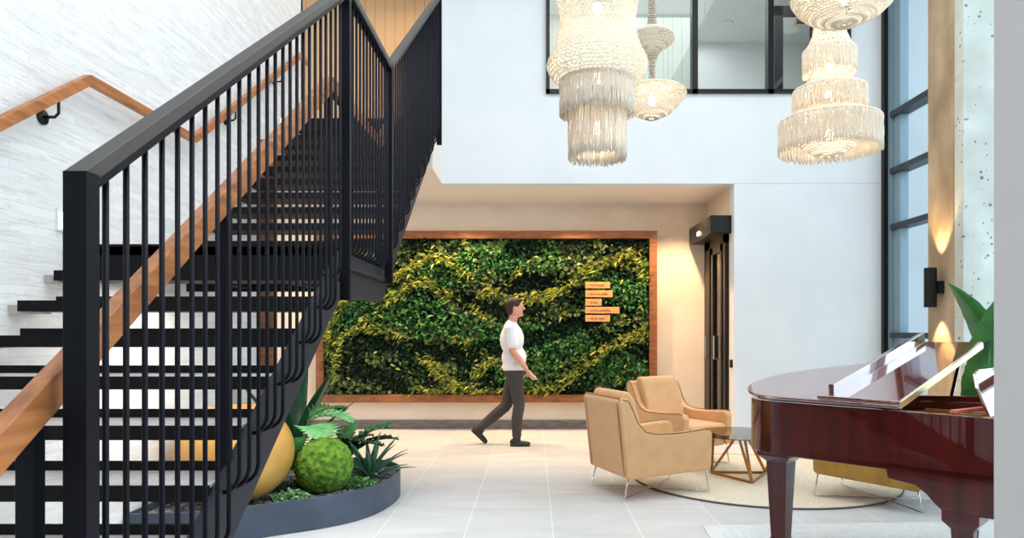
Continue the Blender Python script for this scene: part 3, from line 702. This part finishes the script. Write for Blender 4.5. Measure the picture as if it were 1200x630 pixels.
# front flap folded back over the lid
FW = .42
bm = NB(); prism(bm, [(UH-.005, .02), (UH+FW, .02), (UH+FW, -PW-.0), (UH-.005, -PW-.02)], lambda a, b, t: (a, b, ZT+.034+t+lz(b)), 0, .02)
flap = obj('lid_flap', bm, M['lid'], pn, bevel=.003)
bm = NB(); prism(bm, [(UH+FW-.085, 0), (UH+FW-.055, 0), (UH+FW-.055, -PW), (UH+FW-.085, -PW)], lambda a, b, t: (a, b, ZT+.054+t+lz(b)), 0, .065); obj('flap_batten', bm, M['lid'], flap, bevel=.003)
bm = NB(); prism(bm, [(UH-.010, .01), (UH+.0, .01), (UH+.0, -PW-.01), (UH-.010, -PW-.01)], lambda a, b, t: (a, b, ZT+.014+t+lz(b)), 0, .034); obj('lid_hinge', bm, mat('polished_brass', (236, 214, 150), .2, .8), flap)
bm = NB(); bar(bm, (.86, -1.22, .88), (.80, -1.25, ZT+.01+lz(-1.3)), .02, .014); obj('prop_stick', bm, M['mahog'], pn)
# music desk
bm = NB()
oo = [(-.36, 0), (.36, 0), (.36, .15), (.30, .225), (.2, .245), (-.2, .245), (-.30, .225), (-.36, .15)]
prism(bm, oo, lambda a, b, t: (.43+t+.09*b/.25, -.73+a, .93+b*.96), 0, .018)
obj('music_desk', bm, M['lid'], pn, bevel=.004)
# legs
def pleg(x, y, nm, ztop, s=1):
    bm = NB(); rings = []
    for z, w_ in ((ztop, .085), (ztop-.06, .085), (ztop-.10, .052), (.10, .036), (.085, .045), (.06, .045)):
        rings.append([bm.verts.new((x+i*w_*s, y+j*w_*s, z)) for i, j in ((-1, -1), (1, -1), (1, 1), (-1, 1))])
    for a, b in zip(rings, rings[1:]):
        for k in range(4): bm.faces.new((a[k], a[(k+1) % 4], b[(k+1) % 4], b[k]))
    bm.faces.new(rings[0]); bm.faces.new(rings[-1][::-1])
    o = obj('leg', bm, M['mahog'], pn, bevel=.004)
    bm = NB(); bmesh.ops.create_cone(bm, cap_ends=True, segments=24, radius1=.03, radius2=.03, depth=.025, matrix=Matrix.Translation((x, y, .03+.008)) @ Matrix.Rotation(PI/2, 4, 'X')); obj('castor', bm, M['brass'], o)
pleg(PL-.15, -.30, 'leg', ZB+.01, 1.25)
pleg(.47, -.075, 'leg', .51, .95); pleg(.47, -PW+.10, 'leg', .51, .95)
bm = NB(); box(bm, .30, .34, -.78, -.74, .16, .62); box(bm, .30, .34, -.70, -.66, .16, .62); box(bm, .20, .38, -.84, -.60, .08, .16); obj('pedal_lyre', bm, M['mahog'], pn, bevel=.004)
bm = NB()
for y in (-.78, -.72, -.66): bar(bm, (.2, y, .09), (.06, y, .075), .022, .01)
obj('pedal', bm, M['brass'], pn)

# ------------------------------------------------------------------ plants
def blade(bm, base, az, el, L, Wd, droop=.6, n=10, lobes=0, fold=.15, wave=0):
    p = Vector(base); h = Vector((math.cos(az), math.sin(az), 0)); s = Vector((-math.sin(az), math.cos(az), 0)); prev = None; e = el
    for i in range(n+1):
        t = i/n; wd = Wd*.5*math.sin(PI*min(1, max(.02, t))**.75)**.8 if i < n else .001
        if lobes: wd *= (.45+.55*abs(math.sin(t*lobes*PI)))
        if wave: wd *= 1+wave*math.sin(i*2.7)
        d = h*math.cos(e)+Vector((0, 0, 1))*math.sin(e); up = s.cross(d)
        up = -up if up.z < 0 and e < PI/2 else up
        a = bm.verts.new(p+s*wd+up*wd*fold); c = bm.verts.new(p); b = bm.verts.new(p-s*wd+up*wd*fold)
        if prev:
            bm.faces.new((prev[0], a, c, prev[1])); bm.faces.new((prev[1], c, b, prev[2]))
        prev = (a, c, b); p = p+d*(L/n); e -= droop/n
    return p
def add_rib(parent, base, az, el, L, droop, m, r=.006, n=10):
    p = Vector(base); h = Vector((math.cos(az), math.sin(az), 0)); e = el; pts = [p.copy()]
    for i in range(n):
        d = h*math.cos(e)+Vector((0, 0, 1))*math.sin(e); p = p+d*(L/n); e -= droop/n; pts.append(p.copy())
    bm = NB(); tube(bm, pts, [r*(1-.8*i/n) for i in range(n+1)], 6); return obj('midrib', bm, m, parent, True)
def solid(o, t=.003):
    m = o.modifiers.new('thick', 'SOLIDIFY'); m.thickness = t; return o

# planter
pp = [(-2.58, 4.42), (-2.1, 4.47), (-1.75, 4.72), (-1.45, 4.90), (-1.24, 5.13), (-1.13, 5.45), (-1.10, 5.85), (-1.18, 6.14), (-1.38, 6.35), (-1.7, 6.45), (-2.2, 6.48), (-2.58, 6.48)]
def smooth_poly(pts, it=3):
    for _ in range(it):
        q = [pts[0]]
        for a, b in zip(pts, pts[1:]): q += [(a[0]*.75+b[0]*.25, a[1]*.75+b[1]*.25), (a[0]*.25+b[0]*.75, a[1]*.25+b[1]*.75)]
        q.append(pts[-1]); pts = q
    return pts
so = smooth_poly(pp); cen = (-1.95, 5.4)
si = [(cen[0]+(p[0]-cen[0])*.985+(.0), cen[1]+(p[1]-cen[1])*.975) for p in so]
pt = thing('planter_bed', 'low curved slate blue metal planter bed filled with dark gravel under the stairs', 'planter', (0, 0, 0))
bm = NB(); ring(bm, so, si, 0, .225); obj('planter_wall', bm, M['planter'], pt, bevel=.003)
bm = NB(); prism(bm, si, lambda a, b, t: (a, b, t), .02, .175); obj('soil', bm, M['gravel'], pt)
vs, fs = [], []
def inside(x, y, poly):
    c_ = False; j = len(poly)-1
    for i in range(len(poly)):
        if (poly[i][1] > y) != (poly[j][1] > y) and x < (poly[j][0]-poly[i][0])*(y-poly[i][1])/(poly[j][1]-poly[i][1])+poly[i][0]: c_ = not c_
        j = i
    return c_
ic = bmesh.new(); bmesh.ops.create_icosphere(ic, subdivisions=1, radius=1); iv = [v.co.copy() for v in ic.verts]; ifc = [[v.index for v in f.verts] for f in ic.faces]; ic.free()
cnt = 0
while cnt < 2600:
    x = random.uniform(-2.58, -1.1); y = random.uniform(4.42, 6.48)
    if not inside(x, y, [(cen[0]+(p[0]-cen[0])*.96, cen[1]+(p[1]-cen[1])*.95) for p in pp]): continue
    s = random.uniform(.010, .024); k = len(vs); r3 = [random.uniform(.7, 1.3) for _ in range(3)]
    for v in iv: vs.append((x+v.x*s*r3[0]*random.uniform(.85, 1.1), y+v.y*s*r3[1], .178+v.z*s*.7*r3[2]))
    fs += [tuple(q+k for q in f) for f in ifc]; cnt += 1
o = pyobj('gravel', vs, fs, varied(mat('pebble_grey', (70, 68, 68), .6), (30, 30, 33), (150, 148, 146), 14, detail=2), pt); tag(o, kind='stuff')
# golden pot
gx, gy = -2.12, 4.98
gp = thing('golden_pot', 'large rounded matte gold egg shaped pot behind the open stair treads', 'pot', (gx, gy, .18))
prof = []
for k in range(25):
    a = -PI/2+k/24*PI*.86; prof.append((max(.001, .40*math.cos(a)*(1.0 if a < 0 else 1)), .34+.36*math.sin(a)))
prof += [(prof[-1][0]-.02, prof[-1][1]), (prof[-1][0]-.03, prof[-1][1]-.08), (.001, prof[-1][1]-.08)]
bm = NB(); lathe(bm, prof, 64); obj('pot', bm, M['gold'], gp, True)
# tall dark leaved plant behind
tp = thing('dark_leaf_plant', 'tall plant with long dark upright leaves behind the moss ball, under the landing', 'plant', (-2.12, 6.12, .18))
for k, (az, el, L) in enumerate(((.2, 1.35, .95), (-.5, 1.3, 1.0), (1.6, 1.35, 1.1), (3.3, 1.3, .95), (-1.6, 1.35, .85), (.0, 1.05, .85))):
    bm = NB(); blade(bm, (.03*math.cos(az), .03*math.sin(az), 0), az, el, L, .16, .5, 14); o = solid(obj('leaf', bm, M['leafdark'], tp, True), .003)
# split leaf philodendron
def lobed(bm, base, az, el, L, Wd, droop=.8):
    """deeply cut leaf: midrib with finger lobes"""
    p = Vector(base); e = el; h = Vector((math.cos(az), math.sin(az), 0)); s = Vector((-math.sin(az), math.cos(az), 0)); n = 9
    P0 = []
    for i in range(n+1):
        d = h*math.cos(e)+Vector((0, 0, 1))*math.sin(e); P0.append((p.copy(), d.copy())); p = p+d*L/n; e -= droop/n
    for sd in (-1, 1):
        for i in range(n):
            a, d = P0[i]; b = P0[i+1][0]; t = (i+.5)/n; ln = Wd*.5*(math.sin(PI*(t*.8+.17))**.7)
            o_ = (s*sd+d*.55).normalized(); up = s.cross(d).normalized()
            q1 = a+o_*ln*.55+up*.012; q2 = b+o_*ln*.55+up*.012; q3 = (a+b)/2+o_*ln+up*-.01; m_ = a*.5+b*.5
            v = [bm.verts.new(x) for x in (a, q1, q3, q2, b)]
            bm.faces.new(v if sd > 0 else v[::-1])
ph = thing('split_leaf_plant', 'philodendron with big pale green deeply cut leaves beside the gold pot', 'plant', (-1.86, 5.52, .18))
for az, el, L, hh, m_ in ((.0, .55, .34, .50, 'leaflight'), (-.75, .45, .32, .44, 'leaflight'), (.8, .7, .30, .52, 'leaf'), (-1.5, .4, .28, .36, 'leaf'), (.3, .2, .28, .30, 'leaf')):
    b0 = Vector((.10*math.cos(az), .10*math.sin(az), hh)); bm = NB(); tube(bm, [(0, 0, 0), (b0.x*.4, b0.y*.4, hh*.6), b0], .006, 6); stm = obj('stalk', bm, M['stem'], ph, True)
    bm = NB(); lobed(bm, b0, az, el, L, .40, 1.3); solid(obj('leaf', bm, M[m_], stm), .002)
fe = thing('dark_fern', 'dark green fern spreading to the right behind the moss ball', 'plant', (-1.66, 6.05, .18))
for k in range(11):
    az = -1.2+k*.30; bm = NB()
    lobed(bm, (.02*math.cos(az), .02*math.sin(az), .05), az, 1.25-.12*(k % 3), .52+.03*(k % 4), .16, 1.35); solid(obj('frond', bm, M['leafdark' if k % 3 else 'leaf'], fe), .002)
# moss ball
mb = NB(); bmesh.ops.create_icosphere(mb, subdivisions=6, radius=.212)
for v in mb.verts:
    n_ = v.co.normalized(); v.co = n_*(.212+.010*noise.noise(n_*6)+.007*noise.noise(n_*22)+.004*noise.noise(n_*60))
mb_ = obj('moss_ball', mb, M['moss'], smooth=True); mb_.location = (-1.57, 5.25, .375); tag(mb_, 'large round bright green moss ball in the planter', 'moss ball')
# agave
def spiky(name, label, loc, n, L, Wd, m_, elr=(.35, 1.3), rnd=1):
    t = thing(name, label, 'plant', loc)
    for k in range(n):
        az = k*2.399+.3; el = elr[0]+(elr[1]-elr[0])*k/n; bm = NB(); blade(bm, (.012*math.cos(az), .012*math.sin(az), 0), az, el, L*random.uniform(.85, 1.1), Wd, .55, 8, fold=.5)
        solid(obj('leaf', bm, M[m_], t, True), .003)
    return t
spiky('agave', 'spiky agave with narrow dark leaves at the right end of the planter', (-1.33, 5.68, .18), 26, .40, .042, 'agave', (.45, 1.4))
def cover(label, loc, n, spread, m_, group='small ground cover plants in the planter gravel'):
    vs, fs, cols = [], [], []
    for k in range(n):
        a = random.uniform(0, 2*PI); r = spread*math.sqrt(random.random()); p = Vector((r*math.cos(a), r*math.sin(a), random.uniform(0, .07)*(1-r/spread*.6)))
        d_ = Vector((random.uniform(-1, 1), random.uniform(-1, 1), random.uniform(.1, .9))).normalized(); nr = Vector((random.uniform(-.3, .3), random.uniform(-.3, .3), 1)).normalized()
        leafquad(vs, fs, cols, p, d_, nr, random.uniform(.02, .045), .02, colr(random.choice(m_)))
    o = pyobj('ground_cover', vs, fs, M['foliage']); ca = o.data.color_attributes.new('leafcol', 'FLOAT_COLOR', 'CORNER')
    for i, c in enumerate(cols): ca.data[i].color = c
    o.location = loc; tag(o, label, 'plant', group)
cover('leafy green ground cover between the moss ball and the agave', (-1.36, 5.42, .18), 420, .13, [(90, 150, 70), (130, 180, 110), (60, 120, 50)])
cover('pale variegated ground cover in front of the moss ball', (-1.72, 4.98, .18), 420, .13, [(160, 200, 150), (120, 170, 100), (90, 140, 80)])
cover('dark green ground cover beside the gold pot', (-1.78, 5.3, .18), 350, .14, [(60, 110, 40), (40, 90, 34), (90, 140, 60)])

# banana plant on the right in front of the column
bp = thing('banana_plant', 'tall plant with broad glossy green leaves in front of the concrete column', 'plant', (3.78, 5.50, 0))
bm = NB(); lathe(bm, [(.001, 0), (.17, 0), (.21, .38), (.19, .38), (.18, .33), (.001, .33)], 40); obj('pot', bm, M['planter'], bp, True)
for az, el, L, b0, W_, dr in ((PI*1.12, 1.38, 1.02, (-.16, -.05, .92), .26, .85), (-PI/2-.3, 1.45, .98, (-.20, -.10, .80), .42, .45), (-PI/2-.5, 1.30, .85, (-.30, -.12, .62), .34, .6), (-PI/2+.2, 1.4, .8, (-.12, -.16, .60), .40, .6),
    (-PI/2+.9, 1.3, .95, (.1, -.05, .8), .38, .8), (0, 1.2, .8, (.1, .02, .8), .34, .9), (PI*.5, 1.3, .8, (.05, .1, .8), .34, .7)):
    bm = NB(); tube(bm, [(0, 0, .33), (b0[0]*.5, b0[1]*.5, b0[2]*.6), b0], [.018, .014, .009], 8); stm = obj('stalk', bm, M['stem'], bp, True)
    bm = NB(); blade(bm, b0, az, el, L, W_, dr, 16, fold=.25, wave=.04); lf = solid(obj('leaf', bm, M['leaf'], stm, True), .002)
    add_rib(stm, (b0[0], b0[1], b0[2]), az, el, L, dr, M['leaflight'], .007, 16)

# ------------------------------------------------------------------ macrame pendant lamps
def knit(bm, prof, cell=.030, r=.0065):
    """crocheted net following a profile: zigzag cord rings with horizontal rows"""
    # resample the profile by arc length
    L = [0]
    for a, b in zip(prof, prof[1:]): L.append(L[-1]+math.hypot(b[0]-a[0], b[1]-a[1]))
    def at(s):
        for i in range(len(L)-1):
            if s <= L[i+1]+1e-9:
                t = (s-L[i])/max(1e-9, L[i+1]-L[i]); return (prof[i][0]*(1-t)+prof[i+1][0]*t, prof[i][1]*(1-t)+prof[i+1][1]*t)
        return prof[-1]
    rows = int(L[-1]/cell); rmax = max(p[0] for p in prof); n = int(2*PI*rmax/(cell*.75)//2*2)
    for k in range(rows):
        s = (k+.5)*L[-1]/rows; hc = L[-1]/rows*.34; pts = []
        for i in range(n):
            ss = min(L[-1], max(0, s+(hc if i % 2 else -hc)*(1 if k % 2 else -1)*.8)); rr, zz = at(ss); a = 2*PI*i/n
            rr += .006*math.sin(i*PI+k); pts.append((rr*math.cos(a), rr*math.sin(a), zz))
        tube(bm, pts, r*random.uniform(.9, 1.15), 4, True)
def rowrings(bm, prof, cell, r):
    L = [0]
    for a, b in zip(prof, prof[1:]): L.append(L[-1]+math.hypot(b[0]-a[0], b[1]-a[1]))
def fringe(bm, r0, z0, z1, n, rad=.0047, flare=0, jit=.02):
    for i in range(n):
        a = 2*PI*i/n+random.uniform(-.5, .5)*2*PI/n; rr = r0+random.uniform(-.006, .006); pts = []; m_ = 5; zz = z1+random.uniform(-jit, jit); ph_ = random.uniform(0, 6)
        for k in range(m_+1):
            t = k/m_; q = rr+flare*t+.004*math.sin(ph_+t*7); aa = a+.006*math.sin(ph_*2+t*6)/max(.1, r0); pts.append((q*math.cos(aa), q*math.sin(aa), z0+(zz-z0)*t))
        tube(bm, pts, rad, 4)
def spl(pts, n=6):
    """Catmull-Rom through the profile"""
    res = []
    q = [pts[0]]+list(pts)+[pts[-1]]
    for i in range(1, len(q)-2):
        for k in range(n):
            t = k/n; f = lambda j: .5*((2*q[i][j])+(-q[i-1][j]+q[i+1][j])*t+(2*q[i-1][j]-5*q[i][j]+4*q[i+1][j]-q[i+2][j])*t*t+(-q[i-1][j]+3*q[i][j]-3*q[i+1][j]+q[i+2][j])*t**3)
            res.append((f(0), f(1)))
    res.append(pts[-1]); return res
def prof_px(cx, Y, pts): return [((abs(x-cx))*Y/F, H-(y-CY)*Y/F) for x, y in pts]
def cord_up(z0, top=TOP): return top
def pendant(name, label, cx, Y, sections, fringes, bulbs, cell=.03, cordz=None, r=.0065):
    X = (cx-CX)*Y/F
    t = thing(name, label, 'pendant light', (X, Y, 0), 0, 'knotted cord pendant lights hanging in the atrium')
    for sct in sections:
        pf = spl(prof_px(cx, Y, sct)); bm = NB(); knit(bm, pf, cell, r); obj('knitted_shade', bm, M['cord'], t, True)
    for fx, fy0, fy1, n, mt in fringes:
        bm = NB(); fringe(bm, (fx-cx)*Y/F, H-(fy0-CY)*Y/F, H-(fy1-CY)*Y/F, n); o = obj('fringe', bm, M[mt], t, True); tag(o, kind='stuff')
        bm = NB(); rr = (fx-cx)*Y/F; tube(bm, [(rr*math.cos(2*PI*k/48), rr*math.sin(2*PI*k/48), H-(fy0-CY)*Y/F) for k in range(48)], .009, 6, True); obj('hoop', bm, M['cord'], t, True)
    for by, pw in bulbs:
        z = H-(by-CY)*Y/F; bm = NB(); ell(bm, (0, 0, z), (.035, .035, .05), None, 16); obj('bulb', bm, M['bulb'], t, True)
        point('pendant_glow', (X, Y, z), pw*1.3, (1, .80, .58), .05)
    zt = max(prof_px(cx, Y, sections[0])[0][1], 0) if cordz is None else cordz
    bm = NB(); tube(bm, [(0, 0, zt), (0, 0, TOP)], .010, 8); obj('suspension_cord', bm, M['cord'], t, True)
    bm = NB(); lathe(bm, [(.001, TOP-.03), (.06, TOP-.03), (.06, TOP-.0005), (.001, TOP-.0005)], 24); obj('ceiling_rose', bm, M['white'], t)
    return t
pendant('macrame_pendant', 'bell shaped cord pendant with long double fringe, the largest lamp left of centre', 700, 5.8,
        [[(703, -75), (712, -60), (738, -35), (748, -10), (745, 12), (744, 35), (750, 58), (757, 72), (758, 80), (752, 90), (742, 96)],
         [(742, 96), (730, 98), (722, 102)]],
        [(743, 96, 134, 330, 'cord'), (733, 112, 186, 230, 'cord'), (731, 112, 184, 60, 'cordgrey')], [(92, 22), (10, 10), (150, 16)], .031, r=.0066)  # lowest bulb is added to brighten the fringe
pendant('macrame_pendant', 'slim cord pendant with small collar and dish shade behind the bell shaped one', 764, 6.9,
        [[(767, -20), (768, 15), (770, 30), (780, 36), (789, 43), (788, 50), (776, 58), (768, 72), (767, 94), (772, 100), (790, 103), (803, 108), (800, 116), (788, 130), (774, 138), (768, 139)]],
        [], [(118, 14)], .024, r=.0055)
pendant('macrame_pendant', 'bowl shaped cord pendant cut by the top edge of the picture, right of centre', 989, 5.2,
        [[(992, -60), (1010, -45), (1035, -22), (1046, -8), (1044, 2), (1030, 16), (1012, 25), (995, 29), (991, 29)]],
        [], [(-2, 22)], .024)
pendant('macrame_pendant', 'tiered cord pendant with three rings of fringe, hanging before the window wall', 972, 6.3,
        [[(985, -5), (988, 20), (990, 40), (996, 54), (1000, 60)], [(990, 76), (994, 92), (1003, 101), (1011, 106)], [(1001, 122), (1006, 130), (1016, 136), (1027, 142)],
         [(1022, 142), (1012, 160), (1000, 172), (985, 182), (975, 184)]],
        [(1001, 60, 86, 260, 'cord'), (1012, 106, 130, 320, 'cord'), (1028, 142, 178, 400, 'cord')], [(158, 30), (112, 14), (74, 12)], .026)

# ------------------------------------------------------------------ walking person
pr = thing('person', 'person walking right past the plant wall in a white t-shirt and dark grey trousers', 'person', (-.22, 8.5, 0))
# local coordinates: +x = walking direction, z up; built around x=0 under the hips
def limb(bm, pts, rs, seg=14):
    """tapered closed tube with round ends"""
    pts = [Vector(p) for p in pts]
    d0 = (pts[0]-pts[1]).normalized(); d1 = (pts[-1]-pts[-2]).normalized()
    tube(bm, [pts[0]+d0*rs[0]*.7]+pts+[pts[-1]+d1*rs[-1]*.7], [rs[0]*.45]+list(rs)+[rs[-1]*.45], seg)
def remesh(o, vox=.008, sm=3):
    m = o.modifiers.new('merge', 'REMESH'); m.mode = 'VOXEL'; m.voxel_size = vox; m.use_smooth_shade = True
    m = o.modifiers.new('soft', 'SMOOTH'); m.factor = .6; m.iterations = sm; return o
HIP = Vector((-.0, 0, .90)); 
SH = Vector((-.06, 0, 1.45))
# legs: near leg (y<0) is planted forward, far leg trails behind
LK, LAn = Vector((.05, -.09, .49)), Vector((.02, -.09, .085))
TK, TAn = Vector((-.11, .09, .47)), Vector((-.43, .09, .17))
AE, AW = Vector((-.02, -.225, 1.14)), Vector((.14, -.225, .93))          # near arm
FE, FW_ = Vector((-.10, .225, 1.16)), Vector((.02, .225, .93))
bm = NB()
ell(bm, (-.01, 0, .93), (.125, .165, .13)); ell(bm, (-.015, 0, 1.08), (.125, .155, .16)); ell(bm, (-.04, 0, 1.28), (.125, .185, .20)); ell(bm, (-.05, 0, 1.42), (.085, .19, .075))
limb(bm, [(-.045, 0, 1.44), (-.02, 0, 1.56)], [.06, .055])
ell(bm, (.0, 0, 1.665), (.095, .075, .115)); ell(bm, (.03, 0, 1.615), (.062, .056, .07)); ell(bm, (.02, 0, 1.60), (.07, .045, .045))
limb(bm, [(.085, 0, 1.685), (.112, 0, 1.65)], [.010, .016]); ell(bm, (.082, 0, 1.612), (.014, .022, .007)); ell(bm, (.082, 0, 1.600), (.012, .02, .006)); ell(bm, (.078, 0, 1.575), (.02, .025, .018))
for s in (-1, 1): ell(bm, (-.005, .077*s, 1.66), (.02, .010, .032)); ell(bm, (.082, .03*s, 1.672), (.010, .014, .008)); ell(bm, (.085, .028*s, 1.69), (.012, .022, .006))
for sy, E_, Wr in ((-1, AE, AW), (1, FE, FW_)):
    sh = Vector((-.06, .185*sy, 1.42)); limb(bm, [sh, (sh+E_)/2+Vector((-.01, 0, 0)), E_], [.058, .050, .042]); limb(bm, [E_, E_*.6+Wr*.4, Wr], [.043, .042, .027])
    d_ = (Wr-E_).normalized(); palm = Wr+d_*.055; 
    ell(bm, palm, (.030, .018, .048), Vector((0, 0, -1)).rotation_difference(d_), 14)
    side = Vector((0, 1, 0)).cross(d_).normalized()
    for k, (off, ln) in enumerate(((.024, .075), (.008, .085), (-.008, .08), (-.023, .062))):
        b0 = palm+side*off+d_*.025; b1 = b0+d_*ln*.5+Vector((.006, -.006*sy, 0)); b2 = b1+(d_*.7+Vector((.35, -.25*sy, .0))).normalized()*ln*.45
        limb(bm, [b0, b1, b2], [.0085, .008, .007], 8)
    t0 = palm-d_*.02+side*.02; t1 = t0+(side*.8+d_*.7).normalized()*.035+Vector((0, -.01*sy, 0)); limb(bm, [t0, t1, t1+d_*.03], [.011, .010, .008], 8)
for sy, K_, An in ((-1, LK, LAn), (1, TK, TAn)):
    hp_ = Vector((-.005, .085*sy, .90)); limb(bm, [hp_, hp_*.5+K_*.5, K_], [.085, .072, .055]); limb(bm, [K_, K_*.62+An*.38+Vector((-.015, 0, 0)), An], [.054, .054, .037])
remesh(obj('body', bm, M['skin'], pr), .007, 2)
bm = NB()
ell(bm, (-.022, 0, 1.70), (.104, .086, .092)); ell(bm, (-.05, 0, 1.655), (.065, .080, .085)); ell(bm, (.03, 0, 1.757), (.06, .06, .028))
remesh(obj('hair', bm, M['hair'], pr), .008, 2)
bm = NB(); ell(bm, (-.012, 0, .95), (.15, .184, .11)); ell(bm, (-.015, 0, 1.06), (.152, .172, .16)); ell(bm, (-.04, 0, 1.28), (.147, .20, .20)); ell(bm, (-.05, 0, 1.42), (.095, .20, .078)); limb(bm, [(-.05, 0, 1.44), (-.035, 0, 1.485)], [.085, .07])
for sy, E_ in ((-1, AE), (1, FE)):
    sh = Vector((-.06, .185*sy, 1.42)); limb(bm, [sh, sh*.55+E_*.45, sh*.25+E_*.75], [.074, .073, .070])
remesh(obj('t_shirt', bm, M['shirt'], pr), .009, 4)
bm = NB(); ell(bm, (-.01, 0, .90), (.138, .176, .115))
for sy, K_, An in ((-1, LK, LAn), (1, TK, TAn)):
    hp_ = Vector((-.005, .085*sy, .88)); limb(bm, [hp_, hp_*.5+K_*.5, K_], [.10, .088, .070]); limb(bm, [K_, K_*.62+An*.38+Vector((-.015, 0, 0)), An+Vector((0, 0, .03))], [.070, .068, .056])
remesh(obj('trousers', bm, M['trousers'], pr), .009, 3)
for An, tilt in ((LAn, 0), (TAn, -.75)):
    bm = NB(); ell(bm, (-.03, 0, -.035), (.055, .042, .045)); ell(bm, (.06, 0, -.052), (.11, .045, .032)); ell(bm, (.0, 0, .0), (.05, .042, .05)); limb(bm, [(.0, 0, 0), (.0, 0, .03)], [.047, .045]); 
    box(bm, -.08, .16, -.038, .038, -.085, -.065)
    R_ = Matrix.Rotation(-tilt, 4, 'Y'); bm.transform(Matrix.Translation(An) @ R_)
    remesh(obj('shoe', bm, M['shoe'], pr), .008, 2)
ph_ = obj('phone', B(-.004, .004, -.035, .035, -.06, .06), mat('pale_phone', (220, 220, 222), .4), bevel=.003)
hpos = AW+(AW-AE).normalized()*.10; ph_.location = (pr.location.x+hpos.x+.015, pr.location.y+hpos.y+.02, hpos.z); ph_.rotation_euler = (.2, -.9, .2)
tag(ph_, 'small pale phone held in the walking person\'s hand', 'phone')
